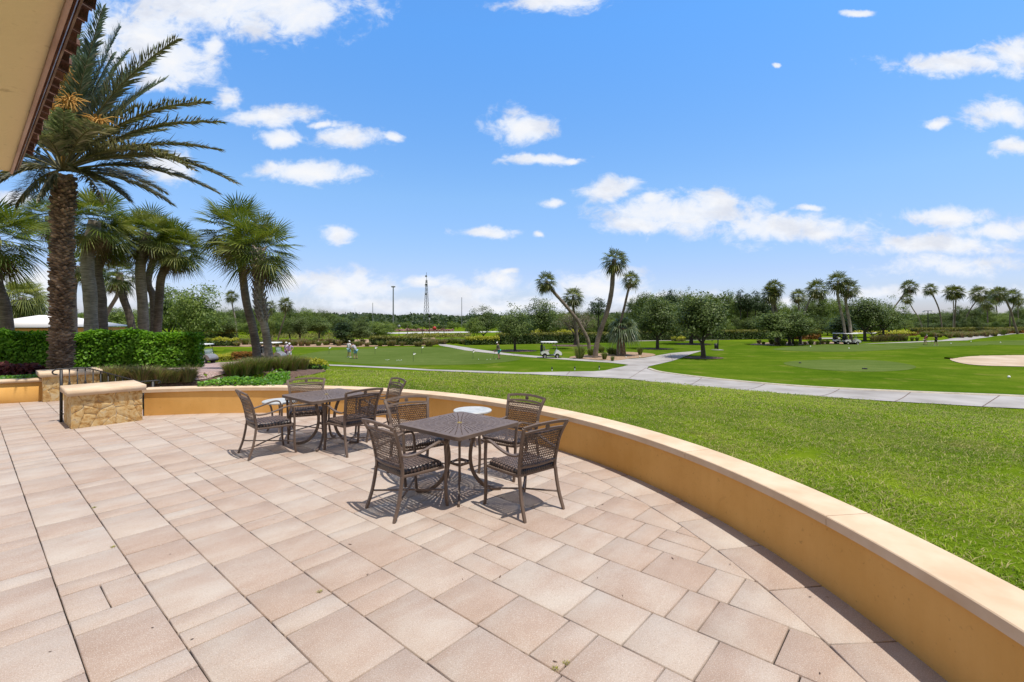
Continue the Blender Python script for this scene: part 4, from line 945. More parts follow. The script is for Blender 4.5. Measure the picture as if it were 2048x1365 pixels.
def palm(label, X, Y, path_px, crown, rpx, r_tr, kind='sabal_palm', mats=None, group=None, boots=0, zbase=None, dead=True, zsc=1.0):
    """path_px: [(x,y)...] of the trunk from foot to crown centre at distance Y"""
    pw = [((x-1024)*Y/F, Y, CAMH+(H0-y)*Y/F) for x, y in path_px]
    x0 = pw[0][0]; zb = g1(x0, Y) if zbase is None else zbase
    if pw[0][2] > zb+.15: pw = [(x0+(pw[0][0]-pw[1][0])*.12, Y, zb)]+pw
    pw[0] = (pw[0][0], Y, zb-.1); x0 = pw[0][0]
    t = thing(kind, label, 'palm tree', (x0, Y, zb), 0, group)
    loc = [(a-x0, 0+.15*math.sin(i*1.3)*(i > 0)*(i < len(pw)-1), c-zb) for i, (a, b, c) in enumerate(pw)]
    R_ = rpx*Y/F; top = np.array(loc[-1]); trunk_path = loc[:-1]+[(top[0], top[1], top[2]-.05*R_)]
    mb = trunk_mesh(trunk_path, r_tr, r_tr*.85, int(X*7) % 97); 
    mb.build('trunk', mats or M['bark_sabal'], t, smooth=0)
    if boots:
        C = crs(trunk_path, 12); bb = MB(); rng = random.Random(5); k = len(C); s0 = int(k*(1-boots))
        for j in range(s0, k-1):
            for q in range(7):
                a = q*2*PI/7+(j % 2)*PI/7+rng.uniform(-.1, .1); o = np.array([math.cos(a), math.sin(a), 0]); sd = np.array([-math.sin(a), math.cos(a), 0])*(1 if (j+q) % 2 else -1)
                b = C[j]+o*r_tr*.85; tip = b+o*.13+np.array([0, 0, .20])+sd*.10; w2 = np.array([-math.sin(a), math.cos(a), 0])*.045
                bb.add([b-w2, b+w2, tip+w2*.5, tip-w2*.5, b+o*.03-np.array([0, 0, .03])], [(0, 1, 2, 3), (1, 4, 2), (4, 0, 3), (4, 3, 2)])
        bb.build('leaf_bases', M['bark_sabal'], t)
    cm, dm = CR[crown]; s = R_/1.75; rz = random.random()*6.28
    for me, nm in ((cm, 'crown'), (dm, 'dead_fronds')):
        if me is None or (nm == 'dead_fronds' and not dead): continue
        c = link(nm, me, t, tuple(top), rz, (s, s, s*zsc))
    return t

# ---- near palms left
NG = 'cabbage palms behind the clipped hedge'; BS = M['bark_sabal']; BD = M['bark_sabal_dark']
palm('cabbage palm at the left edge, its trunk cut by the picture border', 1, 19, [(8, 700), (6, 620), (-2, 560), (-12, 470)], 'near0', 100, .22, mats=BD, group=NG)
palm('yellowish bushy cabbage palm behind the white roof', 2, 40, [(45, 700), (45, 640), (45, 592)], 'yellow', 52, .3, group=NG)
palm('thick pale trunked cabbage palm directly right of the shaggy date palm', 3, 17.5, [(176, 720), (177, 600), (180, 520), (190, 438)], 'near1', 80, .22, group=NG)
palm('thick trunked cabbage palm overlapping the pale one behind it', 4, 18.6, [(199, 720), (198, 600), (199, 540), (222, 478)], 'near2', 56, .20, mats=BD, group=NG)
palm('cabbage palm with a slim straight grey trunk and full crown, middle of the left grove', 5, 19.5, [(283, 720), (283, 620), (285, 540), (292, 462)], 'near0', 66, .20, group=NG)
palm('cabbage palm with a dark curved trunk leaning right over the hedge end', 6, 20.2, [(300, 720), (312, 655), (322, 600), (329, 550), (352, 492)], 'near1', 66, .17, mats=BD, group=NG)
palm('cabbage palm with a dark trunk hidden behind the curved one', 7, 21.5, [(303, 720), (304, 600), (300, 560), (322, 468)], 'near2', 54, .15, mats=BD, group=NG)
palm('small dark cabbage palm with low crown, between the thick and slim trunks', 8, 21, [(265, 720), (258, 640), (250, 595), (238, 545)], 'small', 50, .16, mats=BD, group=NG)
palm('slanting thin cabbage palm behind the thick trunks', 9, 32, [(190, 690), (212, 628), (238, 588), (228, 560)], 'small', 30, .13, group=NG)
palm('thin pale cabbage palm trunk seen just right of the date palm', 10, 26, [(143, 700), (146, 640), (151, 580), (160, 530)], 'small', 44, .15, group=NG)
palm('cabbage palm at the left behind the date palm trunk with light green crown', 11, 24, [(112, 700), (110, 560), (98, 430)], 'near2', 56, .2, group=NG)
palm('cabbage palm with crisscross leaf bases on its upper trunk, in the grass bed', 12, 15.6, [(538, 744), (533, 710), (528, 660), (522, 600), (517, 492)], 'near0', 88, .135, boots=.42)
palm('smooth trunked cabbage palm leaning left, behind the one with leaf bases', 13, 17.0, [(514, 738), (509, 705), (503, 655), (496, 605), (490, 555), (474, 455)], 'near2', 84, .145, mats=BD)
0 and palm('', 14, 18.5, [(531, 735), (520, 640), (500, 540), (470, 432)], 'near1', 60, .13, mats=BD)
# ---- far palms
FG = 'cabbage palms far across the course'
def fpalm(label, base, path, crown, rpx, r_tr=.16, mats=None, group=FG, **k):
    Y = P(*base).y; palm(label, base[0], Y, [base]+path, crown, rpx, r_tr, mats=mats, group=group, **k)
fpalm('small thin cabbage palm left of the leaning pair', (474, 681), [(470, 640), (465, 615), (463, 591)], 'far1', 15, .14)
fpalm('small cabbage palm leaning right, right of the leaning pair', (555, 682), [(562, 655), (570, 630), (571, 607)], 'far0', 18, .14)
fpalm('small cabbage palm peeping out behind the leaf-base trunk', (545, 676), [(543, 650), (541, 612)], 'far2', 16, .14)
CG = 'cabbage palms round the path fork'
fpalm('cabbage palm bent far to the left beside the parked cart', (1179, 703), [(1176, 680), (1160, 650), (1150, 635), (1128, 608), (1108, 585), (1092, 561)], 'far0', 25, .24, BD, CG)
fpalm('straight cabbage palm between the two bent ones at the fork', (1158, 699), [(1154, 670), (1149, 640), (1147, 620), (1146, 591)], 'far1', 26, .20, BD, CG)
fpalm('tallest cabbage palm with an S-bent trunk at the path fork', (1190, 717), [(1194, 690), (1202, 660), (1215, 620), (1223, 580), (1226, 545), (1229, 518)], 'far2', 31, .27, BD, CG)
fpalm('tall slim cabbage palm with a small crown right of the tallest', (1236, 713), [(1236, 690), (1238, 660), (1247, 620), (1255, 585), (1262, 557)], 'far3', 22, .15, BD, CG)
fpalm('squat pale cabbage palm with drooping silver fronds and shaggy trunk', (1246, 712), [(1245, 690), (1247, 655)], 'blue', 36, .36, M['bark_date'], CG, dead=False)
TG = 'cabbage palms above the oaks right of centre'
fpalm('left of two overlapping cabbage palms above the round oak clump', (1553, 690), [(1550, 650), (1545, 610), (1541, 586)], 'far1', 23, .22, None, TG)
fpalm('right of two overlapping cabbage palms above the round oak clump', (1560, 690), [(1557, 640), (1548, 600), (1549, 574)], 'far0', 22, .22, BD, TG)
fpalm('cabbage palm with a thin grey trunk behind the oak clump', (1602, 688), [(1600, 640), (1598, 615), (1597, 590)], 'far3', 18, .17, None, TG)
fpalm('cabbage palm with slanting trunk, left of the crossed pair', (1600, 687), [(1607, 640), (1618, 605), (1634, 576)], 'far2', 26, .17, None, TG)
fpalm('left of the two tall cabbage palms beside the twin carts', (1691, 689), [(1689, 650), (1680, 612), (1674, 585), (1676, 560)], 'far0', 26, .22, None, TG)
fpalm('right of the two tall cabbage palms beside the twin carts', (1703, 689), [(1701, 650), (1694, 615), (1690, 595), (1697, 575)], 'far1', 24, .24, None, TG)
RG = 'cabbage palms along the right horizon'
for lab, base, path, cr_, r, tr in [
    ('cabbage palm leaning right behind the dark oak', (1778, 668), [(1785, 625), (1800, 600), (1819, 572)], 'far0', 18, .2),
    ('small low cabbage palm with long right-slanting trunk', (1848, 667), [(1840, 640), (1826, 618), (1814, 596)], 'far3', 13, .16),
    ('cabbage palm with kinked trunk standing free against the sky', (1885, 667), [(1882, 635), (1877, 615), (1866, 592), (1860, 577)], 'far3', 15, .2),
    ('left stem of the twin cabbage palms with merged crowns', (1906, 665), [(1908, 630), (1907, 600), (1903, 583)], 'far0', 18, .16),
    ('right stem of the twin cabbage palms with merged crowns', (1908, 665), [(1911, 630), (1912, 605), (1915, 582)], 'far2', 17, .2),
    ('cabbage palm leaning right over the bushes, right of the twins', (1930, 664), [(1931, 642), (1942, 618), (1955, 598), (1958, 585)], 'far1', 20, .2),
    ('upright cabbage palm with low crown in the right cluster', (1977, 662), [(1976, 635), (1975, 603)], 'far2', 19, .2),
    ('pale trunked cabbage palm in the right cluster', (1995, 660), [(1995, 630), (1992, 608), (1989, 590)], 'far0', 18, .2),
    ('cabbage palm with a long arched trunk, at the right', (2036, 669), [(2029, 645), (2021, 620), (2008, 596), (1998, 585)], 'far1', 18, .26),
    ('cabbage palm with forked-looking lean by the right border', (2020, 664), [(2021, 630), (2027, 612), (2026, 590)], 'far2', 17, .2),
    ('small cabbage palm at the right picture border', (2040, 662), [(2037, 630), (2037, 602)], 'far3', 13, .16)]:
    fpalm(lab, base, path, cr_, r, tr, BD if tr > .18 else None, RG)

# ---- date palm
def date_palm():
    Y0 = 12.5; X0 = (122-1024)*Y0/F; zb = g1(X0, Y0); t = thing('date_palm', 'tall shaggy date palm with knobbly brown trunk beside the stone pillars', 'palm tree', (X0, Y0, zb))
    top = np.array([.06, 0, CAMH+(H0-352)*Y0/F-zb]); H_ = top[2]; rng = random.Random(4)
    mb = MB(); k = 24; zz = np.linspace(0, H_, k); mb.tube([(.06*z/H_, 0, z) for z in zz], [.175+.015*math.sin(z*3)-.015*z/H_+(.05 if z > H_-.6 else 0)*min(1, (z-H_+.6)/.4) for z in zz], 14)
    mb.build('trunk', M['bark_date'], t)
    bb = MB(); n = 880
    for i in range(n):
        z = H_*(i+.5)/n; a = i*2.39996; r = .18+.015*math.sin(z*3); big = .85+.5*(z/H_)
        o = np.array([math.cos(a), math.sin(a), 0]); s = np.array([-math.sin(a), math.cos(a), 0]); c = np.array([.06*z/H_, 0, z])+o*r
        w_ = .070*rng.uniform(.75, 1.2)*big; hh = .036*rng.uniform(.7, 1.3)*big; p = .075*rng.uniform(.4, 1.5)
        up = np.array([0, 0, 1.]); tip = c+o*p+up*hh*rng.uniform(.2, 1.1)
        V = [c-s*w_*.9-o*.03, c-up*hh-o*.03, c+s*w_*.9-o*.03, c+up*hh*1.4-o*.03, tip-s*w_*.45, tip-up*hh*.5, tip+s*w_*.45, tip+up*hh*.6]
        bb.add(V, [(0, 1, 5, 4), (1, 2, 6, 5), (2, 3, 7, 6), (3, 0, 4, 7), (4, 5, 6, 7)])
    for i in range(0):   # cut petiole stubs under the crown
        a = i*2.39996; z = H_-.45+.55*i/70; o = np.array([math.cos(a), math.sin(a), 0]); c = np.array([.06, 0, z])+o*.24
        bb.tube([c, c+o*.14+np.array([0, 0, .10]), c+o*.22+np.array([0, 0, .26])], [.05, .035, .02], 5)
    bb.build('trunk_boots', M['bark_date'], t)
    fr = MB()
    def frond(Pa, Pb, Pc, m=0, nl=64, ll=.42, wdt=.019, stiff=.66):
        ts = np.linspace(0, 1, 18)[:, None]; C = (1-ts)**2*Pa+2*ts*(1-ts)*Pb+ts**2*Pc
        fr.tube(C, np.linspace(.032, .006, 18), 4, m=2)
        for i in range(nl):
            t_ = .17+.83*(i+rng.random()*.5)/nl; p = (1-t_)**2*Pa+2*t_*(1-t_)*Pb+t_**2*Pc; d = unit(2*(1-t_)*(Pb-Pa)+2*t_*(Pc-Pb))
            up = np.array([0, 0, 1.]); s = unit(np.cross(d, up)); n_ = np.cross(s, d); prof = min(1, .45+t_*2.2)*(1-.62*max(0, t_-.55)/.45)
            for sg in (-1, 1):
                l_ = ll*prof*rng.uniform(.8, 1.15); ang = stiff+rng.uniform(-.2, .2)
                dd = unit(d*math.cos(ang)+(s*sg*rng.uniform(.6, 1.)+n_*rng.uniform(.1, .65))*math.sin(ang)); tip = p+dd*l_-up*l_*rng.uniform(0, .28)
                w_ = unit(np.cross(dd, n_+s*sg*.6))*wdt; mid = p+dd*l_*.5
                mm = m if rng.random() > .14 else (3 if rng.random() < .45 else 1-m)
                fr.add([p-w_*.4, p+w_*.4, mid+w_, tip, mid-w_], [(0, 1, 2, 4), (4, 2, 3)], mm)
    def W(x, y, dy=0): Y = Y0+dy; return np.array([(x-1024)*Y/F-X0, dy, CAMH+(H0-y)*Y/F-zb])
    tips = [(205, 18, -.5, 0), (240, 55, .6, 0), (255, 105, 1.5, 0), (352, 80, -.4, 1), (300, 172, .9, 0), (330, 160, 1.7, 0), (410, 205, -.8, 1), (438, 245, .3, 1), (436, 300, 1.0, 1), (468, 366, -.6, 1), (432, 385, .9, 1),
            (342, 408, 1.6, 1), (150, 30, 1.8, 0), (95, 90, .5, 0), (70, 160, .8, 0), (20, 120, 1, 0), (-70, 170, 0, 0), (-140, 230, .5, 0), (-180, 300, -.8, 1), (-120, 350, 1.0, 1), (5, 362, -1.2, 1), (-60, 380, .4, 1), (60, 372, 2.2, 1),
            (130, 150, 3.0, 0), (330, 262, 2.4, 0), (20, 240, 3.0, 0), (100, 60, 2.2, 0), (215, 262, -2.4, 1), (128, 225, -2.2, 0), (255, 400, .4, 1), (30, 410, .6, 1), (210, 405, -1.2, 1), (385, 340, -1.6, 1), (330, 385, 2.0, 1), (75, 395, -.8, 1), (70, 280, -2.6, 1), (175, 120, -.6, 0), (270, 215, 1.0, 1), (225, 110, .2, 0), (300, 335, 2.8, 1), (180, 90, 1.0, 0), (270, 140, 2.4, 0), (-20, 60, 1.4, 0)]
    O = top+np.array([0, 0, .15])
    for (x, y, dy, m) in tips:
        Pc = W(x, y, dy); D = Pc-O; Ln = np.linalg.norm(D); hz = unit(np.array([D[0], D[1], 0])+1e-6); el = math.atan2(D[2], np.hypot(D[0], D[1]))
        e2 = min(rad(86), el+rad(15+9*(m))*math.cos(el)); Pb = O+(hz*math.cos(e2)+np.array([0, 0, math.sin(e2)]))*Ln*.52
        frond(O+hz*.08, Pb, Pc, m, int(100+Ln*13), .50+.03*Ln)
    fr.build('crown', [L['date_green'], L['date_olive'], L['rachis'], L['dry_leaflet']], t)
    fl = MB()
    for (x, y, dy) in ((128, 130, -.6), (140, 195, -.9), (105, 215, -.8), (200, 240, -.7), (215, 258, .2), (95, 160, -.3)):
        Pc = W(x, y, dy); Pb = (O+Pc)/2+np.array([0, 0, .5]); pts = [(1-q)**2*O+2*q*(1-q)*Pb+q*q*Pc for q in np.linspace(0, 1, 8)]; fl.tube(pts, .022, 4)
        for _ in range(60):
            q = rng.uniform(.82, 1.0); p = (1-q)**2*O+2*q*(1-q)*Pb+q*q*Pc; v = np.array([rng.gauss(0, .18), rng.gauss(0, .18), rng.uniform(-.32, .18)]); fl.tube([p, p+v*.5+np.array([0, 0, .05]), p+v], [.010, .012, .007], 3)
    fl.build('flower_stalks', L['date_flower'], t)
date_palm()

# ---- broadleaf trees
def limb_mesh(mb, rng, p, d, L_, r, depth, ends, m=0):
    k = 5; pts = [p]; dd = d
    for i in range(k): dd = unit(dd+rng.normal(0, .16, 3)+np.array([0, 0, .04])); pts.append(pts[-1]+dd*L_/k)
    mb.tube(pts, np.linspace(r, r*.55, k+1), 7 if depth > 1 else 5, m); ends.append(pts[-1]); ends.append(pts[-2])
    if depth > 0:
        for j in range(3):
            a = rng.random()*6.28; s = unit(np.cross(dd, [math.cos(a), math.sin(a), .3])); limb_mesh(mb, rng, pts[-1] if j else pts[-2], unit(dd*.75+s*.75+np.array([0, 0, .12])), L_*.68, r*.5, depth-1, ends, m)
def tree_meshes(seed, kind):
    """nominal tree: 8 m tall, crown radius 3.6"""
    rng = np.random.default_rng(seed); tm = MB(); cm = MB(); ends = []
    K = dict(oak=(1.9, .26, 4, 'oak'), oak2=(2.0, .22, 4, 'oak_mid'), bright=(1.2, .2, 4, 'oak_bright'), pine=(5.0, .16, 3, 'pine'), bare=(1.8, .24, 5, 'oak_bare'), bush=(.3, .14, 5, 'oak_bright'), dense=(.8, .2, 4, 'oak'), spire=(.4, .15, 3, 'pine'))[kind]
    z0, r, nb, mt = K; sway = rng.normal(0, .1, 2)
    tm.tube([(0, 0, -.2), (sway[0]*.4, sway[1]*.4, z0*.5), (sway[0], sway[1], z0)], [r*1.25, r, r*.85], 9); p = np.array([sway[0], sway[1], z0])
    if kind in ('pine', 'spire'):
        tm.tube([p, p+np.array([.1, 0, 8-z0])], [r*.85, .04], 6)
    for j in range(nb):
        a = j*2*PI/nb+rng.random(); limb_mesh(tm, rng, p-np.array([0, 0, .15]), unit([math.cos(a)*.8, math.sin(a)*.8, .75]), 2.0 if kind != 'pine' else 1.0, r*.55, 2 if kind in ('oak', 'oak2', 'bare') else 1, ends)
    cz, rz_, rr = {'oak': (5.0, 3.0, 3.6), 'oak2': (5.1, 2.9, 3.4), 'bright': (4.6, 3.4, 3.4), 'pine': (6.4, 1.8, 2.0), 'bare': (5.0, 3.0, 3.6), 'bush': (4.0, 4.0, 3.8), 'dense': (4.4, 3.7, 3.6), 'spire': (4.2, 3.9, 2.0)}[kind]
    nc = {'oak': 120, 'oak2': 105, 'bright': 110, 'pine': 34, 'bare': 70, 'bush': 120, 'dense': 130, 'spire': 80}[kind]
    d = sphere_pts(nc, rng); q = rng.uniform(.25, 1.15, nc)**.5; wob = 1+.20*np.sin(d[:, 0]*5+seed)+.18*np.sin(d[:, 1]*6+d[:, 2]*4+seed*2)+.10*np.sin(d[:, 2]*9+seed)
    C = d*(q*wob)[:, None]*np.array([rr, rr, rz_])*.88
    if kind == 'spire': C[:, :2] *= (1-.75*np.clip((C[:, 2]+rz_)/(2*rz_), 0, 1))[:, None]*1.4
    C[:, 2] = np.where(C[:, 2] < -rz_*.45, C[:, 2]*.8, C[:, 2]); C[:, 2] += cz
    if kind in ('oak', 'oak2', 'bare'): C = np.concatenate([C, np.array(ends)[rng.integers(0, len(ends), 26)]])
    per = {'bare': 30, 'pine': 80}.get(kind, 66); sig = {'pine': .42, 'bare': .6}.get(kind, .50)
    n = len(C)*per; off = rng.normal(0, sig, (n, 3))*np.array([1, 1, .62]); Cc = np.repeat(C, per, 0)+off
    N = unit(Cc-np.array([0, 0, cz*.75]))+rng.normal(0, .6, (n, 3))+np.array([0, 0, .5])
    sz = rng.uniform(.16, .36, n)*(1.05 if kind != 'bare' else .6); leaves(cm, Cc, N, sz, 0, .6, rng)
    return tm.mesh('tree_trunk', M['bark_oak'], 0), cm.mesh('tree_crown', L[mt])
TR = {}
for kind, ns in (('oak', 3), ('oak2', 3), ('bright', 2), ('pine', 2), ('bare', 1), ('bush', 2), ('dense', 3), ('spire', 1)):
    for i in range(ns): TR[kind+str(i)] = tree_meshes(100+17*i+len(kind)*3, kind)
def tree(label, kind, x, yb, yt, hw, group=None, name='tree', Y=None, cat='tree'):
    if Y is None: p = P(x, yb)
    else: X = (x-1024)*Y/F; p = Vector((X, Y, g1(X, Y)))
    Hm = (CAMH+(H0-yt)*p.y/F)-p.z; R_ = hw*p.y/F; tm, cm = TR[kind]; nr = {'pine': 2.0, 'spire': 2.0}.get(kind[:-1], 3.7)
    t = thing(name, label, cat, tuple(p), 0, group); s = (R_/nr, R_/nr, Hm/8.2); rz = random.random()*6.28
    link('trunk', tm, t, (0, 0, 0), rz, s); link('crown', cm, t, (0, 0, 0), rz, s); return t
tree('round live oak on a mulch ring beside the path fork, largest in the open lawn', 'oak0', 1407, 716.5, 578, 62, name='live_oak')
tree('smaller round live oak on a mulch ring, left of the largest', 'oak1', 1315, 698.5, 592, 44, name='live_oak')
tree('live oak half hidden behind the largest one', 'oak2', 1382, 688.5, 600, 50, name='live_oak')
tree('airy live oak between the single golfer and the parked cart', 'oak20', 1030, 702.5, 613, 40, name='live_oak')
tree('dark dense oak behind the yellow topped hedge', 'dense0', 968, 676, 616, 29, name='oak')
tree('small light green tree in front of the dark oak by the entrance road', 'bright0', 948, 680, 634, 20)
tree('dark dense oak behind the bent palm crown', 'dense1', 1090, 680, 597, 40, name='oak')
tree('sparse greyish half-bare tree behind the palms at the fork', 'bare0', 1150, 691, 598, 45, name='half_bare_tree')
tree('slim umbrella-topped pine rising between the fork palms', 'pine0', 1196, 676, 598, 17, name='pine_tree')
tree('left oak of the clump on the straw bed', 'oak21', 1556, 691, 618, 50, 'oaks in the straw bed clump', 'live_oak')
tree('second oak of the clump on the straw bed, slightly darker', 'oak1', 1579, 691, 622, 42, 'oaks in the straw bed clump', 'live_oak')
tree('third oak of the clump, slimmest trunk', 'oak2', 1586, 689, 628, 34, 'oaks in the straw bed clump', 'live_oak')
tree('right oak of the clump, nearest the sign post', 'oak22', 1600, 689, 632, 36, 'oaks in the straw bed clump', 'live_oak')
tree('dark cone-shaped cedar behind the twin carts', 'spire0', 1683, 680, 628, 25, name='cedar')
tree('round oak right of the tall palm pair, by the reddish grasses', 'oak0', 1730, 683, 591, 40, 'oaks right of the twin carts', 'live_oak')
tree('dark oak just right of the round one by the grasses', 'oak20', 1767, 682, 599, 36, 'oaks right of the twin carts', 'live_oak')
tree('low dark oak partly behind the other two right of the carts', 'dense2', 1745, 676, 620, 38, 'oaks right of the twin carts', 'live_oak')
tree('large light green leafy tree left of the leaning palms', 'bright1', 392, 706, 562, 52, 'leafy trees behind the hedge end')
tree('broad green tree seen between the left palm trunks', 'oak22', 340, 700, 572, 46, 'leafy trees behind the hedge end')
tree('low leafy tree behind the slim palm trunks', 'bright0', 232, 696, 612, 48, 'leafy trees behind the hedge end')
for lab, kind, x, yb, yt, hw in [
    ('green tree behind the leaning palms, left one', 'oak20', 448, 684, 626, 28), ('green tree just right of the leaf-base palm', 'bright1', 541, 682, 630, 20),
    ('bright young tree with short trunk right of the leaning palms', 'oak21', 580, 680, 634, 22), ('young oak right of the small leaning palm', 'oak1', 600, 682, 630, 26),
    ('spreading young tree above the tan grasses', 'oak22', 638, 681, 632, 28), ('dark cedar-like bush behind the white-shirted golfer', 'spire0', 686, 690, 640, 22),
    ('broad dark bush tree behind the two putting golfers', 'dense0', 722, 689, 636, 26), ('rounded light green bush tree above the clipped hedge', 'bush0', 760, 676, 641, 26)]:
    tree(lab, kind, x, yb, yt, hw, 'young trees along the far side of the green')
# woodland edge: each tree its own object
def woods(xs, prof, ybase, kinds, hw, group, lab, seed, dep=0, jit=6):
    rng = random.Random(seed); px_ = [p[0] for p in prof]; py_ = [p[1] for p in prof]
    for x in xs:
        x += rng.uniform(-jit, jit); yt = float(np.interp(x, px_, py_))+rng.uniform(-4, 7); k = rng.choice(kinds)
        p = P(x, ybase+rng.uniform(-1.2, 1.2)); Y = p.y+rng.uniform(0, dep)
        tree(lab, k, x, 0, yt, hw*rng.uniform(.8, 1.25), group, 'woodland_tree', Y=Y)
KM = ['oak20', 'oak21', 'bright0', 'dense1', 'oak2', 'bright1', 'dense2', 'bush1']
woods(range(60, 460, 20), [(60, 640), (120, 630), (200, 618), (300, 610), (360, 606), (460, 612)], 676, KM, 22, 'trees of the left woodland edge', 'leafy tree of the woodland edge behind the left palms', 1, 20)
woods(range(450, 700, 15), [(450, 612), (520, 612), (600, 614), (650, 617), (700, 630)], 668, KM+['dense0'], 16, 'trees of the wood behind the practice green', 'leafy tree of the wood behind the practice green', 2, 40)
woods(range(1105, 1270, 16), [(1105, 618), (1150, 612), (1200, 622), (1270, 618)], 672, KM, 17, 'trees behind the fork palms', 'leafy tree of the wood behind the fork palms', 3, 40)
woods(range(1266, 1530, 13), [(1266, 596), (1300, 586), (1350, 584), (1420, 586), (1480, 588), (1530, 596)], 671, KM+['bright0'], 18, 'trees of the central wood', 'leafy tree of the wood behind the large live oaks', 4, 30)
woods(range(1530, 1700, 14), [(1530, 598), (1580, 602), (1650, 588), (1700, 602)], 671, ['bright0', 'bright1', 'oak20', 'oak21', 'bush0'], 18, 'trees of the bright wood behind the oak clump', 'bright leafy tree of the wood behind the oak clump', 5, 30)
for x, yt in ((1283, 588), (1312, 594), (1342, 582), (1345, 590), (1482, 582), (1496, 590), (1510, 584), (1530, 596)):
    tree('tall pine standing above the central wood', 'pine%d' % (x % 2), x, 671, yt, 12, 'pines above the central wood', 'pine_tree')
woods(range(1700, 1900, 15), [(1700, 620), (1790, 618), (1830, 628), (1900, 626)], 663, KM, 15, 'trees of the right woodland', 'leafy tree of the woodland left of the twin-stemmed palms', 6, 50)
woods(range(1892, 2090, 13), [(1892, 622), (1930, 616), (1960, 610), (2000, 622), (2040, 614), (2090, 610)], 662, KM+['oak2', 'dense0'], 15, 'trees of the far right woodland', 'leafy tree of the woodland at the right border', 7, 40)
FILL = ['bush0', 'bush1', 'dense0', 'dense1', 'dense2', 'bright0']
woods(range(1262, 1700, 13), [(1262, 636), (1700, 632)], 673, FILL, 15, 'undergrowth trees of the central wood', 'low bushy tree filling the foot of the central wood', 11, 8)
woods(range(1700, 2080, 14), [(1700, 640), (1860, 644), (2080, 632)], 664, FILL, 12, 'undergrowth trees of the right woodland', 'low bushy tree filling the foot of the right woodland', 12, 8)
woods(range(440, 780, 13), [(440, 638), (700, 642), (780, 646)], 669, FILL, 13, 'undergrowth trees behind the practice green', 'low bushy tree at the foot of the wood behind the practice green', 13, 10)
woods(range(780, 1000, 14), [(780, 646), (930, 645), (1000, 640)], 660, FILL, 10, 'low trees beyond the entrance road', 'low bushy tree beyond the entrance road', 14, 30)
woods(range(1000, 1262, 13), [(1000, 640), (1262, 634)], 673, FILL, 13, 'undergrowth trees behind the fork palms', 'low bushy tree at the foot of the wood behind the fork palms', 15, 8)
woods(range(1760, 1800, 12), [(1760, 640), (1800, 640)], 669, ['bright1', 'oak20'], 12, 'trees of the right woodland', 'leafy tree of the woodland left of the twin-stemmed palms', 8, 10)
# distant wood on the horizon: reads as one mass
def far_wood():
    rng = np.random.default_rng(9); mb = MB()
    for Yc, ytop, n, sz in ((300, 632, 42000, 1.6), (560, 632.5, 20000, 3.0)):
        for x0, x1 in ((-200, 2300),):
            x = rng.uniform(x0, x1, n); Y = Yc*rng.uniform(.9, 1.15, n); prof = ytop+2.2*np.sin(x*.05)+1.6*np.sin(x*.17+1)+1.5*np.sin(x*.41)-3*np.exp(-((x-600)/160)**2)-3*np.exp(-((x-1400)/300)**2)
            ztop = CAMH+(H0-prof)*Yc/F; z = -2.3+(ztop+2.3)*rng.random(n)**.7
            leaves(mb, np.c_[(x-1024)*Yc/F, Y, z], rng.normal(0, 1, (n, 3))+np.array([0, -.6, .8]), sz*rng.uniform(.7, 1.5, n), 0, .7, rng)
        mb2 = MB()
        for i in range(60): pass
    o = mb.build('distant_woodland', leafmat('far_foliage', [(.025, .045, .015), (.05, .08, .028), (.085, .12, .045)], .25, .05)); o['kind'] = 'stuff'; tag(o, 'thin dark line of woodland all along the horizon', 'woodland')
far_wood()

# ---- hedges and shrubs
hedge('clipped_hedge', 'tall bright green clipped hedge behind the stone pillars and date palm', 'hedge', (-18.2, 13.9), (-11.2, 17.1), 1.3, (1.42, 1.33), .11, 900, [L['clusia']], pix=False, lump=.06, roundness=.16)
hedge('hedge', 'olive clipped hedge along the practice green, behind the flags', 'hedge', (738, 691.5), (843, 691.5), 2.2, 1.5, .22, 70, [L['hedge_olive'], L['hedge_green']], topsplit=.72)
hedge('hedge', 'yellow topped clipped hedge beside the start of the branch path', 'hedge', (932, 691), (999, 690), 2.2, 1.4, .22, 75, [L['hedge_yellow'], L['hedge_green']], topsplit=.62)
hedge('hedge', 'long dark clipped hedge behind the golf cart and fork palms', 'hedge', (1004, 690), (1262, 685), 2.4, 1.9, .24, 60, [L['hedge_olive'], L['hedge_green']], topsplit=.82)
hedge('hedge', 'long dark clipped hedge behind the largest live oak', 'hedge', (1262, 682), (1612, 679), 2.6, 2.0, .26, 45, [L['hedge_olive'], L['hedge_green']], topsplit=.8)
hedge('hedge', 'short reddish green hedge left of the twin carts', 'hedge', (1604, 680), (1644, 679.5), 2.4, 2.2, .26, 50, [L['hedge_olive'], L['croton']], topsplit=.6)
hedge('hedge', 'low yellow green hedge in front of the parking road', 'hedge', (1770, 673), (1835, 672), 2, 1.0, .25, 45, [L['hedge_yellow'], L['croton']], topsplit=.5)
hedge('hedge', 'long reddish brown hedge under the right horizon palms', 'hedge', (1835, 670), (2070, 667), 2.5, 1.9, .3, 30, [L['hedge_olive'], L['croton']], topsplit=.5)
hedge('shrub_bed', 'clipped bright yellow shrub bed beside the silver cart', 'shrubs', (421, 724), (467, 722), 3.6, .62, .10, 260, [L['hedge_yellow']], lump=.05)
hedge('croton_bed', 'red and orange leaved croton hedge behind the leaning palms', 'shrubs', (463, 722), (510, 721), 2.2, .85, .12, 230, [L['croton']], lump=.07)
hedge('croton_bed', 'low red croton hedge right of the leaning palms', 'shrubs', (534, 721), (566, 720), 1.4, .7, .12, 230, [L['croton']], lump=.07)
hedge('shrub_bed', 'yellow shrubs between the fountain grasses right of the palms', 'shrubs', (586, 739), (628, 737), 1.2, .42, .09, 330, [L['hedge_yellow'], L['ground_cover']], topsplit=.5, lump=.05)
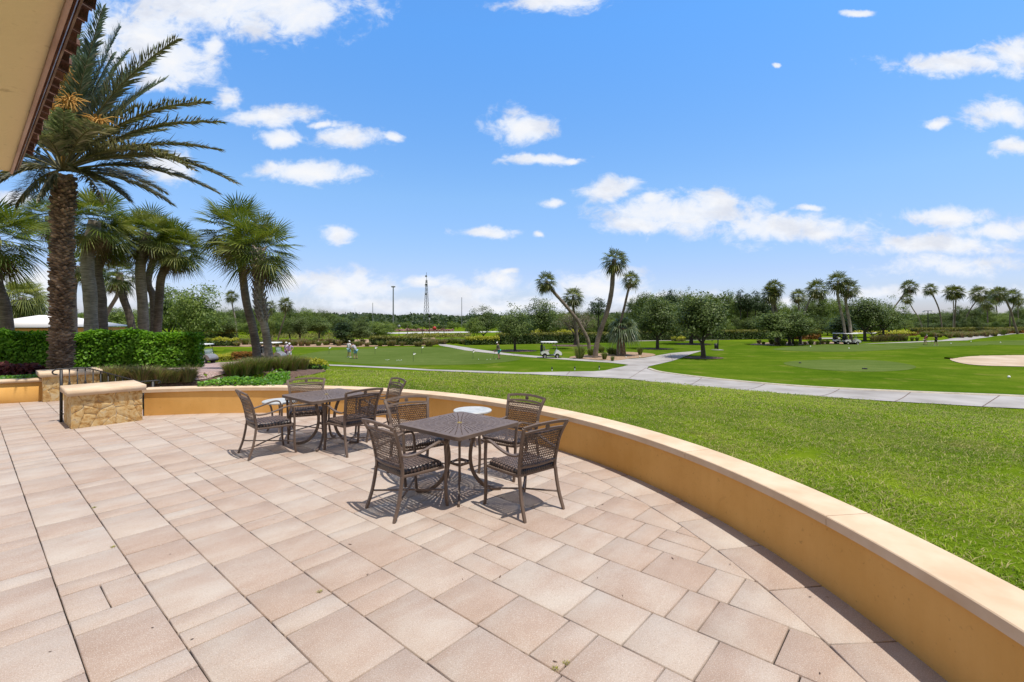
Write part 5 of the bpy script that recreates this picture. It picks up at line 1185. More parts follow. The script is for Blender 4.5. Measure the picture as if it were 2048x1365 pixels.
hedge('shrub_bed', 'small yellow shrub strip by the croton, in front of the palms', 'shrubs', (494, 727), (565, 727), 1.6, .4, .09, 300, [L['hedge_yellow'], L['ground_cover']], topsplit=.7, lump=.05)
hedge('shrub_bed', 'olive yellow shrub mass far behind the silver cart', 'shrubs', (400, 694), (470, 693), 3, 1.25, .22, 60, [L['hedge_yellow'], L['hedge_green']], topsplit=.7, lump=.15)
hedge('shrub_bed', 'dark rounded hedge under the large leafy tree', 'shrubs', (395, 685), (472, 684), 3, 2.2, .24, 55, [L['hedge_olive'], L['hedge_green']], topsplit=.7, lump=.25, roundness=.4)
hedge('red_shrubs', 'dark red leaved shrubs in the planter left of the far pillar', 'shrubs', (-16.5, 11.4), (-12.6, 12.5), .7, .36, .11, 600, [L['red_ti']], lump=.06, pix=False)
for i, (x, y) in enumerate(((1128, 680), (1470, 680))):
    hedge('shrub_bed', ['yellow green bushes above the long dark hedge', 'small yellow bush at the hedge foot left of the big oak'][i], 'shrubs', ((1065, 676), (1352, 683.5))[i], ((1160, 675), (1372, 683.5))[i], 3, (1.6, .9)[i], .25, 50, [L['hedge_yellow'], L['hedge_olive']], topsplit=.6, lump=.2)

def ground_cover(name, label, poly, h, size, dens, mat, pix=True, kind='stuff'):
    pts = [tuple(P(*p)[:2]) for p in poly] if pix else poly; xs, ys = zip(*pts); A_ = abs(area(pts)); n = int(A_*dens); rng = np.random.default_rng(5)
    X = rng.uniform(min(xs), max(xs), n*5); Y = rng.uniform(min(ys), max(ys), n*5); k = inpoly(X, Y, pts); X = X[k][:n]; Y = Y[k][:n]; n = len(X)
    hh = h*(.55+.45*np.sin(X*2.3+np.sin(Y*3))*np.sin(Y*2.9+1))*rng.random(n)**.4
    mb = MB(); leaves(mb, np.c_[X, Y, gz(X, Y)+.03+np.abs(hh)], rng.normal(0, .5, (n, 3))+np.array([0, -.15, 1]), size*rng.uniform(.7, 1.3, n), 0, .7, rng)
    o = mb.build(name, mat); o['kind'] = kind; tag(o, label, 'ground cover'); return o
ground_cover('ground_cover', 'bright green leafy ground cover just behind the seat wall', [(395, 784), (440, 771), (456, 762), (500, 756), (560, 748), (580, 752), (575, 768), (560, 785), (540, 800), (400, 802)], .24, .075, 900, L['ground_cover'])
ground_cover('ground_cover', 'thin sparse ground cover behind the wall left of the bright patch', [(310, 790), (320, 778), (390, 775), (440, 772), (400, 800), (320, 800)], .1, .06, 420, L['ground_cover'])
ground_cover('ground_cover', 'low green ground cover in the planter behind the left low wall', [(-16.5, 9.1), (-11.6, 11.2), (-11.0, 11.6), (-11.2, 12.6), (-16.5, 11.2)], .14, .07, 700, L['ground_cover'], pix=False)
# fountain grasses near
NBG = 'fountain grasses in the bed before the leaning palms'
for lab, k, x, y, h, w_ in [('leftmost fountain grass of the bed, by the brick walkway', 'near', 465, 752, 36, 44), ('second fountain grass from the brick walkway', 'near', 489, 750, 38, 46), ('fountain grass left of the palm trunks', 'near', 512, 748, 40, 44),
                            ('dark fountain grass between the palm trunks', 'near', 531, 744, 38, 40), ('fountain grass just right of the palm trunks', 'near', 560, 744, 36, 40), ('fountain grass with tan base right of the palms', 'near', 582, 743, 40, 42), ('lone fountain grass at the right tip of the bed', 'near', 604, 741, 34, 34),
                            ('fountain grass at the back of the bed, left', 'near', 500, 735, 24, 40), ('fountain grass at the back of the bed, right', 'near', 568, 734, 26, 42)]:
    clump(k, x, y, h*.84, w_*.86, lab, NBG)
HG = 'dry grasses at the foot of the clipped hedge'
for lab, x, y, h, w_ in [('green tipped grass tuft behind the far pillar cap', 232, 764, 34, 44), ('dry grass tuft under the hedge, left of the middle', 283, 766, 36, 50), ('tan grass tuft under the hedge, middle', 316, 766, 32, 46), ('small tan grass tuft under the hedge', 345, 765, 26, 34), ('grass tuft at the hedge corner by the walkway', 374, 764, 34, 34), ('green grass tuft half hidden behind the handrail', 205, 764, 30, 40)]:
    clump('dry', x, y, h, w_, lab, HG)
FK = 'grass clumps under the fork palms'
for lab, x, y, h, w_ in [('largest dark green grass clump beside the parked cart', 1159, 718, 27, 30), ('small dry clump behind the bent palm foot', 1181, 712, 16, 20), ('green clump left of the S-bent palm foot', 1203, 706, 14, 18), ('clump right of the S-bent palm foot', 1209, 720, 17, 16), ('clump between the two tall palms', 1222, 710, 16, 22), ('dry clump at the slim palm foot', 1232, 711, 14, 18), ('tiny clump at the path edge', 1225, 723, 11, 10), ('reddish upright clump at the right end of the bed', 1280, 711, 17, 14), ('clump behind the S-bent palm', 1196, 700, 12, 16)]:
    clump('far', x, y, h, w_, lab, FK)
for i, (x, y, h) in enumerate(((1518, 688, 9), (1527, 690, 7), (1543, 689, 12), (1551, 691, 8), (1566, 692, 14), (1592, 692, 12), (1610, 690, 7), (1622, 690, 11), (1635, 690, 8), (1645, 689, 9), (1655, 689, 9))):
    clump('far' if i % 3 else 'mix', x, y, h, h*1.25, 'low grass clump in the straw bed under the oak clump', 'grass clumps in the straw bed')
for i, x in enumerate(range(1746, 1812, 7)): clump('mix', x, 684.5-.04*(x-1746), 14, 14, 'reddish green grass clump in the row left of the two right golfers', 'reddish grass row')
for i, x in enumerate((1812, 1824, 1834)): clump('far', x, 682.5, 9, 9, 'small green grass clump at the end of the reddish row', 'small clumps of the reddish row')
rr = random.Random(12)
for i in range(46):
    x = 1846+i*4.1; y = 674+rr.uniform(-2, 3)-max(0, x-1930)*.05-(2 if x > 1990 else 0); clump(rr.choice(['mix', 'mix', 'far']), x, y, rr.uniform(9, 13), 14, 'tan and green grass clump under the right horizon palms', 'grasses under the right horizon palms')
for i in range(84):
    x = 408+i*5.6+rr.uniform(-2, 2); y = rr.choice([693, 690, 687])+rr.uniform(-1, 1)
    if 735 < x < 845 and y < 691.5: continue
    clump(rr.choice(['mix', 'mix', 'mix', 'far']), x, y, rr.uniform(9, 14), rr.uniform(12, 18), 'tan pinkish grass clump in the long bed beyond the practice green', 'tan grasses beyond the practice green')
for i in range(34):
    x = 872+rr.uniform(-30, 62); y = 688-.0*x+rr.uniform(-3, 1.5); clump('far' if i % 3 else 'mix', x, y, rr.uniform(8, 12), 12, 'yellow green grass clump at the start of the branch path', 'grasses at the start of the branch path')
def band(name, label, x0, x1, y, h, n, mat, seed, depth=5):
    rng = np.random.default_rng(seed); Y0_ = P((x0+x1)/2, y).y; x = rng.uniform(x0, x1, n); Y = Y0_+rng.uniform(0, depth, n); X = (x-1024)*Y0_/F
    hm = h*Y0_/F*(.7+.3*np.sin(x*.4)*np.sin(x*.13)); mb = MB(); leaves(mb, np.c_[X, Y, gz(X, Y)+hm*rng.random(n)], rng.normal(0, .7, (n, 3))+np.array([0, -.5, .8]), .0035*Y0_*rng.uniform(.7, 1.3, n), 0, .6, rng)
    o = mb.build(name, mat); o['kind'] = 'stuff'; tag(o, label, 'ground cover')
band('flowering_shrubs', 'dusty pink flowering shrub strip beyond the entrance road', 785, 905, 663.5, 6, 1500, leafmat('pink_bloom', [(.12, .06, .05), (.30, .15, .13), (.42, .26, .22)], .2), 3)
band('wild_plants', 'yellow green wild plants behind the clipped hedge along the entrance road', 800, 935, 676, 8, 2600, L['hedge_olive'], 4, 14)
band('wild_plants', 'yellow green undergrowth behind the young trees', 470, 735, 677, 9, 3500, L['hedge_olive'], 6, 20)
band('wild_plants', 'light green undergrowth between entrance road and dark hedge', 990, 1180, 674, 8, 1500, L['hedge_olive'], 8, 12)
band('wild_plants', 'bright undergrowth below the right woodland', 1700, 1860, 666, 5, 1600, L['hedge_yellow'], 9, 12)
band('wild_plants', 'green undergrowth below the far right woodland', 1890, 2080, 660, 9, 2500, L['oak_mid'], 10, 12)
band('wild_plants', 'light undergrowth below the central wood', 1270, 1700, 668, 9, 3500, L['oak_bright'], 11, 14)

# young lilies of the bed
def seedling():
    p = P(515, 748); t = thing('young_plant', 'small pale sapling with two leaf tufts in front of the fountain grass', 'plant', tuple(p)); mb = MB(); mb.tube([(0, 0, 0), (-.05, -.02, .12), (-.10, -.02, .22), (-.16, 0, .27)], .006, 5); mb.build('stem', M['seat_vinyl'], t)
    mb = MB(); n = 26; C = np.array([(-.17, 0, .27)]*n)+RNG.normal(0, .03, (n, 3)); leaves(mb, C, RNG.normal(0, 1, (n, 3)), .06, 0, .5); mb.build('foliage', L['hedge_yellow'], t)
seedling()
# ---- lawn grass
def lawn_blades():
    rng = np.random.default_rng(21)
    def tuft(n, r, seed, h=.036, wd=.0022):
        g = np.random.default_rng(seed); a = g.random(n)*2*PI; q = np.sqrt(g.random(n))*r; b = np.c_[np.cos(a)*q, np.sin(a)*q, np.zeros(n)-.004]
        d = g.normal(0, 1.0, (n, 2)); hh = h*g.uniform(.5, 1.25, n); s = unit(np.c_[g.normal(size=(n, 2)), np.zeros(n)])*wd
        mid = b+np.c_[d*hh[:, None]*.35, hh*.6]; tip = b+np.c_[d*hh[:, None]*1.1, hh*g.uniform(.55, 1., n)]
        V = np.stack([b-s, b+s, mid+s*.8, mid-s*.8, tip], 1).reshape(-1, 3); i = np.arange(n)*5; mb = MB(); mb.V.append(V); mb.n = len(V)
        mb.F.append((np.stack([i, i+1, i+2, i+3], 1), 0)); mb.F.append((np.stack([i+3, i+2, i+4], 1), 0)); return mb.mesh('grass_tuft', L['blade'])
    tufts = [tuft(190, .18, 40, .024, .0030), tuft(130, .30, 41, .026, .0056), tuft(80, .5, 42, .03, .011)]
    N = 400000; X = rng.uniform(-12, 26, N); Y = rng.uniform(1.0, 34, N); d = dist_tb(X, Y); ang = X/np.maximum(Y, .1)
    ok = (d > .19) & (ang < 1.22) & (ang > -1.05) & (d < 27) & ~inpoly(X, Y, PATH_B) & ~inpoly(X, Y, BED_B) & ~((X < -4.6) & (Y < 13+(X+4.6)*-1.2) & (X/Y < -.44))
    fw = [tuple(P(*p)[:2]) for p in ((600, 731.5), (900, 741.5), (1211, 743.5), (1256, 736), (1294, 738.5), (1404, 757), (1521, 769), (1720, 782), (2060, 796), (2350, 812), (2600, 700), (1500, 690), (700, 700))]
    ok &= ~inpoly(X, Y, fw)
    X, Y, d = X[ok], Y[ok], d[ok]; R_ = np.hypot(X, Y); dens0 = N/(38*33)
    objs = []
    for k, (lo, hi, per) in enumerate(((0, 9, 46.), (9, 16, 20.), (16, 60, 6.5))):
        s = (R_ >= lo) & (R_ < hi) & (rng.random(len(X)) < per/dens0); x, y = X[s], Y[s]; me = bpy.data.meshes.new('lawn_points'); me.vertices.add(len(x))
        me.vertices.foreach_set('co', np.c_[x, y, gz(x, y)].astype(np.float32).ravel()); o = link('lawn_grass', me); o['kind'] = 'stuff'
        tag(o, ('coarse lawn grass blades close to the seat wall', 'lawn grass blades midway down the slope', 'lawn grass blades near the cart path')[k], 'grass')
        ng = bpy.data.node_groups.new('scatter', 'GeometryNodeTree'); ng.interface.new_socket('Geometry', in_out='INPUT', socket_type='NodeSocketGeometry'); ng.interface.new_socket('Geometry', in_out='OUTPUT', socket_type='NodeSocketGeometry')
        gi = ng.nodes.new('NodeGroupInput'); go = ng.nodes.new('NodeGroupOutput'); ip = ng.nodes.new('GeometryNodeInstanceOnPoints'); oi = ng.nodes.new('GeometryNodeObjectInfo'); rv = ng.nodes.new('FunctionNodeRandomValue'); rs = ng.nodes.new('FunctionNodeRandomValue')
        src = bpy.data.objects.new('grass_tuft', tufts[k]); oi.inputs[0].default_value = src
        rv.data_type = 'FLOAT_VECTOR'; rv.inputs[0].default_value = (-.06, -.06, 0); rv.inputs[1].default_value = (.06, .06, 6.28); rs.data_type = 'FLOAT'; rs.inputs[2].default_value = .75; rs.inputs[3].default_value = 1.3
        lk = ng.links.new; lk(gi.outputs[0], ip.inputs['Points']); lk(oi.outputs['Geometry'], ip.inputs['Instance']); lk(rv.outputs[0], ip.inputs['Rotation']); lk(rs.outputs[1], ip.inputs['Scale']); lk(ip.outputs[0], go.inputs[0])
        md = o.modifiers.new('scatter', 'NODES'); md.node_group = ng
lawn_blades()
# ------------------------------------------------------------------ golf carts
def make_cart(paint, label, variant=0):
    """faces +X, 2.4 m long"""
    t = thing('golf_cart', label, 'golf cart'); W_ = .60
    mb = MB()
    rear = [(-1.12, .42), (-1.16, .60), (-1.10, .74), (-.98, .80), (-.52, .80), (-.34, .76), (-.26, .60), (-.22, .44), (-.50, .40), (-.54, .50), (-.66, .58), (-.82, .58), (-.93, .50), (-.97, .42)]
    front = [(.42, .34), (.46, .46), (.60, .56), (.74, .56), (.88, .48), (.93, .38), (1.17, .36), (1.20, .50), (1.14, .66), (.98, .80), (.74, .90), (.60, .92), (.52, .80), (.40, .50), (.30, .36)]
    def side(prof, w):
        n = len(prof); V = [(x, -w, z) for x, z in prof]+[(x, w, z) for x, z in prof]
        me = [tuple(range(n)), tuple(range(n, 2*n))[::-1]]+[(i, n+i, n+(i+1) % n, (i+1) % n) for i in range(n)]; mb.add(V, me)
    side(rear, W_*.98); side(front, W_*.94); mb.build('body', paint, t, smooth=35)
    mb = MB(); mb.box((.05, 0, .33), (1.75, 1.02, .09)); mb.box((1.20, 0, .38), (.10, 1.05, .13)); mb.box((-1.17, 0, .42), (.08, 1.05, .12)); mb.box((-.62, 0, .40), (.9, .8, .2)); mb.build('chassis', M['black'], t)
    mb = MB(); mb.box((-.48, 0, .86), (.50, 1.02, .13)); mb.build('seat', M['seat_vinyl'] if variant == 0 else M['steel'], t)
    mb = MB(); mb.box((-.76, 0, 1.12), (.11, 1.0, .40), R=np.array(Matrix.Rotation(rad(-10), 3, 'Y'))); mb.build('seat_back', M['seat_vinyl'] if variant == 0 else M['steel'], t)
    for x in (-.74, .67):
        for y in (-.50, .50):
            mb = MB(); mb.lathe([(.10, -.09), (.20, -.10), (.225, -.07), (.225, .07), (.20, .10), (.10, .09)], (x, y, .225), 20, axis='y'); w = mb.build('wheel', M['rubber'], t, smooth=40)
            mb = MB(); sy = 1 if y > 0 else -1
            mb.lathe([(0, .105*sy), (.05, .108*sy), (.06, .095*sy), (.12, .088*sy), (.135, .104*sy), (.14, .08*sy)] if sy > 0 else [(0, -.105), (.05, -.108), (.06, -.095), (.12, -.088), (.135, -.104), (.14, -.08)], (x, y, .225), 16, axis='y'); mb.build('rim', M['rim'], w, smooth=40)
    mb = MB()
    for y in (-.54, .54):
        mb.tube([(.74, y*.95, .86), (.62, y, 1.30), (.52, y, 1.80)], .018, 6); mb.tube([(-.94, y, .78), (-.98, y, 1.3), (-.90, y, 1.80)], .018, 6)
    mb.tube([(.52, -.54, 1.79), (.52, .54, 1.79)], .016, 6); mb.build('roof_posts', M['black'], t)
    mb = MB(); mb.box((-.22, 0, 1.84), (1.86, 1.22, .07), top=(.94, .92)); mb.box((-.22, 0, 1.80), (1.90, 1.26, .02)); mb.build('roof', M['white_paint'], t)
    mb = MB(); mb.box((.635, 0, 1.16), (.012, 1.0, .52), R=np.array(Matrix.Rotation(rad(-12), 3, 'Y'))); mb.build('windshield', M['cart_glass'], t)
    mb = MB(); mb.tube([(.17*math.sin(a)*.4+.30, .25+.17*math.cos(a), 1.10+.17*math.sin(a)*.9) for a in np.linspace(0, 2*PI, 17)], .013, 5); mb.tube([(.30, .25, 1.10), (.60, .25, .80)], .018, 5); mb.build('steering_wheel', M['black'], t)
    mb = MB(); mb.box((-1.08, .24, 1.10), (.26, .30, .70), top=(.85, .85)); mb.box((-1.08, -.24, 1.10), (.26, .30, .70), top=(.85, .85))
    rng = random.Random(2)
    for y in (-.24, .24):
        for k in range(6): mb.tube([(-1.08+rng.uniform(-.07, .07), y+rng.uniform(-.1, .1), 1.4), (-1.06+rng.uniform(-.12, .12), y+rng.uniform(-.12, .12), 1.4+rng.uniform(.18, .32))], .016, 5)
    mb.build('golf_bags', M['black'], t)
    for y in (-.36, .36):
        mb = MB(); mb.lathe([(0, .03), (.05, .025), (.06, 0)], (1.13, y, .64), 12, axis='x'); mb.build('headlight', M['rim'], t, smooth=40)
    return t
def glass():
    m, T, out = newmat('cart_glass'); b = T.n('BsdfPrincipled', Base_Color=(.5, .6, .62), Roughness=.05, Alpha=.35); T.l(b.outputs[0], out.inputs[0]); return m
M['cart_glass'] = glass()
def put(o, px, py, rz, sc=1): o.location = P(px, py); o.rotation_euler.z = rz; o.scale = (sc,)*3; return o
CGp = 'golf carts'
c1 = put(make_cart(M['white_paint'], 'white golf cart parked on the branch path, seen from the side'), 1102, 716.5, .0, .95); c1['group'] = CGp
# scalloped shade fringe under the roof edge
mb = MB()
for k in range(5): mb.box((-.95+.34*k, -.615, 1.755), (.17, .012, .10))
mb.build('roof_fringe', M['white_paint'], c1)
c2 = put(make_cart(M['silver_paint'], 'silver golf cart on the brick walkway, half hidden by the hedge end', 1), 405, 727.5, rad(-8)); c2['group'] = CGp
c3 = put(make_cart(M['silver_paint'], 'golf cart behind the leaf-base palm, mostly hidden by grasses', 1), 545, 722, rad(-3)); c3['group'] = CGp
c4 = put(copy_tree(c1), 1703, 689.5, rad(-12)); c4['label'] = 'front one of the twin golf carts parked under the tall palm pair'
c5 = put(copy_tree(c1), 1683, 688.5, rad(-14)); c5['label'] = 'rear one of the twin golf carts, left of and behind the other'

# ------------------------------------------------------------------ people
def cloth(name, c): return pmat(name, [tuple(q*.82 for q in c), c], 9, .85, .2, 60)
SKIN = pmat('skin', [(.38, .20, .13), (.46, .26, .17)], 5, .5)
def skinobj(name, J, E, R_, mat, parent, sub=1):
    me = bpy.data.meshes.new(name); me.from_pydata([tuple(p) for p in J], E, []); o = link(name, me, parent); me.materials.append(mat)
    md = o.modifiers.new('skin', 'SKIN'); md.use_smooth_shade = True
    if not me.skin_vertices: pass
    for i, r in enumerate(R_):
        sv = me.skin_vertices[0].data[i]; sv.radius = (r, r) if not isinstance(r, tuple) else r; sv.use_root = (i == 0)
    s = o.modifiers.new('sub', 'SUBSURF'); s.levels = sub; s.render_levels = sub; return o
def person(label, px, py, rz, shirt, shorts, hat=None, hair=(.05, .035, .025), shoes=(.7, .7, .7), lean=0, arms='down', h=1.75, legs=.12, X=None, socks=None, club=False, sleeves=True):
    """faces +Y; lean = forward bend at the hip (deg)"""
    p = P(px, py) if X is None else Vector(X); t = thing('person', label, 'person', tuple(p), rz); k = h/1.75
    hip = Vector((0, 0, .93)); L_ = rad(lean)
    def B(x, y, z):  # upper body point rotated about hip
        y0, z0 = y, z-.93; return Vector((x, y0*math.cos(L_)+z0*math.sin(L_), .93+z0*math.cos(L_)-y0*math.sin(L_)))
    kn = .04+lean*.0018; back = -.10*math.sin(L_)
    J = [Vector((0, back, .93)), B(0, back, 1.08), B(0, 0, 1.28), B(0, 0, 1.43), B(0, .01, 1.52), B(0, .03, 1.62), B(0, .035, 1.71)]
    R_ = [.14, .125, (.155, .12), .085, .055, .085, .065]; E = [(0, 1), (1, 2), (2, 3), (3, 4), (4, 5), (5, 6)]
    for s in (-1, 1):
        b = len(J); J += [Vector((s*.09, back, .88)), Vector((s*(.09+legs*.3), back*.6+kn, .50)), Vector((s*(.09+legs*.6), back*.6-.02, .10)), Vector((s*(.095+legs*.65), .0+back*.6, .045)), Vector((s*(.10+legs*.7), .13+back*.6, .03))]
        R_ += [.095, .062, .042, .040, .032]; E += [(0, b), (b, b+1), (b+1, b+2), (b+2, b+3), (b+3, b+4)]
        sh = B(s*.185, 0, 1.40)
        if arms == 'down': el, wr = B(s*.235, -.03, 1.13), B(s*.235, .09, .90)
        elif arms == 'putt': el, wr = B(s*.20, .10, 1.14)+Vector((0, .06, -.04)), Vector((s*.035, back+.40, .80))
        elif arms == 'out': el, wr = B(s*.40, .05, 1.24), (B(s*.52, .20, 1.05) if s < 0 else B(s*.50, .10, 1.02))
        elif arms == 'hip': el, wr = B(s*.34, -.06, 1.16), B(s*.17, .10, 1.02)
        b2 = len(J); J += [sh, el, wr]; R_ += [.052, .040, .028]; E += [(3, b2), (b2, b2+1), (b2+1, b2+2)]
        d = (wr-el).normalized(); palm_ = wr+d*.07; side_ = d.cross(Vector((s, .2, 0))).normalized(); b3 = len(J); J.append(palm_); R_.append((.034, .018)); E.append((b2+2, b3))
        for f, (o, ln) in enumerate(((-.030, .055), (-.011, .075), (.009, .08), (.028, .07))):
            c = len(J); J += [palm_+side_*o+d*ln*.5, palm_+side_*o*1.1+d*ln*.85+Vector((-s*.018, .012, 0))]; R_ += [.009, .008]; E += [(b3, c), (c, c+1)]
        c = len(J); J += [wr+side_*-.035+d*.045, wr+side_*-.052+d*.085]; R_ += [.010, .008]; E += [(b2+2, c), (c, c+1)]
    J = [q*k for q in J]; R_ = [(tuple(x*k for x in r) if isinstance(r, tuple) else r*k) for r in R_]
    skinobj('body', J, E, R_, SKIN, t)
    a = lambda i, dz=0: J[i]
    sh_i = [10+0, 0]
    # shirt: torso and upper arms
    l0, r0 = 7, 7+5+3+1+8+2; LS, RS = 12, 12+(r0-l0)
    T_ = [J[0]+Vector((0, 0, -.02)), J[1], J[2], J[3], J[LS], (J[LS]+(J[LS+1]-J[LS])*.75), J[RS], (J[RS]+(J[RS+1]-J[RS])*.75)]
    skinobj('shirt', T_, [(0, 1), (1, 2), (2, 3), (3, 4), (4, 5), (3, 6), (6, 7)], [.162, .155, (.178, .145), .10, .078, .066, .078, .066], cloth('shirt', shirt), t)
    K_ = [J[0]+Vector((0, 0, .03)), J[l0], J[l0]+(J[l0+1]-J[l0])*.95, J[r0], J[r0]+(J[r0+1]-J[r0])*.95]
    skinobj('shorts', K_, [(0, 1), (1, 2), (0, 3), (3, 4)], [.15, .112, .088, .112, .088], cloth('shorts', shorts), t)
    for s, i in ((-1, l0), (1, r0)):
        mb = MB(); f = J[i+3]; mb.box((f.x, f.y+.045, f.z-.005), (.10, .28, .085), top=(.8, .82)); mb.build('shoe', cloth('shoe', shoes), t, smooth=60)
    hd = J[5]; up = (J[6]-J[4]).normalized(); R3 = up.to_track_quat('Z', 'Y').to_matrix() if lean < 5 else Matrix.Rotation(-L_*1.1, 3, 'X')
    def addp(name, mb, mat): 
        o = mb.build(name, mat, t, smooth=60); o.location = hd; o.rotation_euler = (-L_*1.15, 0, 0); return o
    mb = MB(); mb.lathe([(.0, .135), (.06, .125), (.095, .08), (.106, .02), (.10, -.02), (.09, -.05)], (0, -.012, .0), 16)
    if hat: 
        mb2 = MB(); mb2.lathe([(.0, .145), (.065, .135), (.102, .085), (.112, .03), (.112, .015)], (0, 0, .0), 16); mb2.box((0, .13, .025), (.15, .12, .012)); addp('cap', mb2, cloth('cap', hat))
    addp('hair', mb, cloth('hair', hair))
    mb = MB(); mb.box((0, .098, -.01), (.026, .034, .04), top=(.5, .5)); 
    for s in (-1, 1): mb.box((s*.088, 0, -.005), (.018, .045, .06), top=(.8, .8))
    addp('face_details', mb, SKIN)
    mb = MB()
    for s in (-1, 1): mb.box((s*.033, .090, .018), (.024, .014, .012))
    mb.box((0, .088, -.052), (.045, .012, .009)); addp('eyes_and_mouth', mb, cloth('dark_features', (.06, .03, .03)))
    return t, p, J
def clubobj(label, p0, p1, name='golf_club'):
    d = Vector(p1); t = thing(name, label, 'golf club', tuple(p1)); q = Vector(p0)-d; mb = MB(); mb.tube([(0, 0, .03), tuple(q)], .010, 6); mb.build('shaft', M['black'], t)
    mb = MB(); mb.box((.0, .02, .02), (.10, .04, .04)); mb.build('club_head', M['steel'], t)
def putter(t, p, J, rz, label):
    c, s = math.cos(rz), math.sin(rz); R2 = lambda v: Vector((v.x*c-v.y*s+p.x, v.x*s+v.y*c+p.y, v.z+p.z)); w = (J[14]+Vector((0, .03, .06))); foot = Vector((w.x, w.y+.22, .0)); w.x = 0; foot.x = 0
    clubobj(label, R2(w), R2(foot))
t, p, J = person('person in a white shirt and light blue shorts standing on the practice green', 698, 715.5, rad(-25), (.75, .75, .78), (.32, .50, .62), hat=(.75, .75, .75), arms='down', h=1.85)
t, p, J = person('person in a patterned grey shirt bending over a putt on the practice green', 711, 718.5, rad(60), (.42, .40, .45), (.22, .42, .55), lean=35, arms='putt', shoes=(.1, .08, .07), h=1.85); putter(t, p, J, rad(60), 'putter held by the bending golfer on the practice green')
t, p, J = person('person in a dark olive shirt and teal shorts alone by the right flag', 998, 719, rad(75), (.10, .095, .07), (.06, .38, .36), hat=(.8, .8, .8), lean=12, arms='putt', shoes=(.06, .06, .06), h=1.85); putter(t, p, J, rad(75), 'putter held by the lone golfer in teal shorts')
person('person with pink shirt and white cap leaning at the left of the practice green', 579, 722.5, rad(200), (.55, .35, .60), (.72, .74, .78), hat=(.72, .72, .75), lean=8, arms='hip', shoes=(.2, .12, .09), h=1.85)
person('person in a white shirt mostly hidden behind the pink shirted one', 573, 720, rad(160), (.72, .66, .76), (.45, .2, .4), hat=(.75, .73, .68), arms='hip', h=1.85)
t, p, J = person('person in a maroon shirt and khaki shorts bending, left of the two right golfers', 1850, 690.5, rad(-75), (.13, .025, .03), (.42, .34, .25), hat=(.8, .8, .8), lean=28, arms='putt', shoes=(.03, .03, .03), h=1.75)
putter(t, p, J, rad(-75), 'club held by the bending golfer in maroon')
t, p, J = person('person dressed in black with arms held out, right of the two right golfers', 1872, 691.5, rad(15), (.010, .010, .012), (.008, .008, .010), hair=(.02, .015, .012), arms='out', shoes=(.6, .6, .58), h=1.8, legs=.35)
clubobj('long golf club leaning at the left hand of the golfer in black', (p.x-.56, p.y+.1, p.z+1.05), (p.x-.85, p.y-.05, p.z+.02))

# ------------------------------------------------------------------ flags, balls, markers
def flag(px, py, lab, h=.95, sc=1):
    t = thing('practice_flag', lab, 'golf flag', tuple(P(px, py)), random.random(), 'small white flags on the practice green'); mb = MB(); mb.tube([(0, 0, 0), (0, 0, h)], .016, 6); mb.build('stick', M['flag_stick'], t)
    mb = MB(); V = [(0, 0, h), (.22, .02, h-.05), (.30, -.03, h-.14), (.2, .02, h-.2), (0, 0, h-.28)]; V2 = [(x, y+.012, z) for x, y, z in V]; n = 5
    mb.add(V+V2, [tuple(range(n)), tuple(range(n, 2*n))[::-1]]+[(i, (i+1) % n, n+(i+1) % n, n+i) for i in range(n)]); mb.build('flag', M['flag_white'], t)
    mb = MB(); mb.lathe([(.09, .004), (.055, .006), (0, .005)], (0, 0, 0), 12); mb.build('cup', M['black'], t)
for x, y, l in ((658, 709, 'small white flag leftmost on the practice green'), (750, 709, 'small white flag right of the putting pair'), (843.5, 708, 'small white flag at the back middle of the practice green'), (826.5, 724, 'small white flag nearest the front edge of the green'), (946, 718.5, 'small white flag left of the lone golfer in teal')): flag(x, y, l)
def ball(px, py, lab, grp='golf balls lying on the greens', r=.035):
    p = P(px, py, .03); mb = MB(); mb.lathe([(r*math.sin(a), -r*math.cos(a)) for a in np.linspace(0.01, PI-.01, 7)], (0, 0, r*.8), 10); o = mb.build('golf_ball', M['golf_ball'], loc=p, smooth=60); tag(o, lab, 'golf ball', grp)
for x, y in ((772, 721.2), (775, 721.6), (777.5, 721), (794, 722.3), (797, 721.8), (800, 722.5), (803, 721.6), (974, 720.8), (957, 720.3), (992, 719.8), (981, 720.2)): ball(x, y, 'white practice golf ball lying on the putting green')
for x, y in ((1902, 688.5), (2001, 686.5), (1942, 684.3), (1698, 698.5), (1621, 694.5), (2018, 757)): ball(x, y, 'white golf ball or tee marker lying on the right hand greens', 'white balls on the right greens', .09)
for x, y in ((1732, 739.5), (1727, 739.3), (1600, 727.5)): 
    p = P(x, y, .03); mb = MB(); mb.box((0, 0, .05), (.22, .12, .10), top=(.6, .6)); tag(mb.build('tee_marker', M['black'], loc=p), 'small black tee marker on the oval tee green', 'tee marker', 'black tee markers')
for x, y, l in ((1104, 742.5, 'black and white path marker, leftmost of the three'), (1149.5, 741, 'black and white path marker, middle of the three'), (1198.5, 739.5, 'black and white path marker, nearest the path fork')):
    t = thing('path_marker', l, 'path marker', tuple(P(x, y))); mb = MB(); mb.lathe([(.045, 0), (.045, .16)], n=10); mb.build('post', M['white_paint'], t); mb = MB(); mb.lathe([(.05, .161), (.06, .19), (.05, .30), (0, .32)], n=10); mb.build('cap', M['black'], t)
for x, y, l in ((1252, 717.5, 'tiny pale light at the path edge, left one'), (1279.5, 716.8, 'tiny pale light at the path edge, right one')):
    t = thing('path_light', l, 'path light', tuple(P(x, y))); mb = MB(); mb.lathe([(.035, 0), (.035, .1), (.06, .12), (.05, .2), (0, .22)], n=10); mb.build('lamp_housing', M['flag_white'], t)
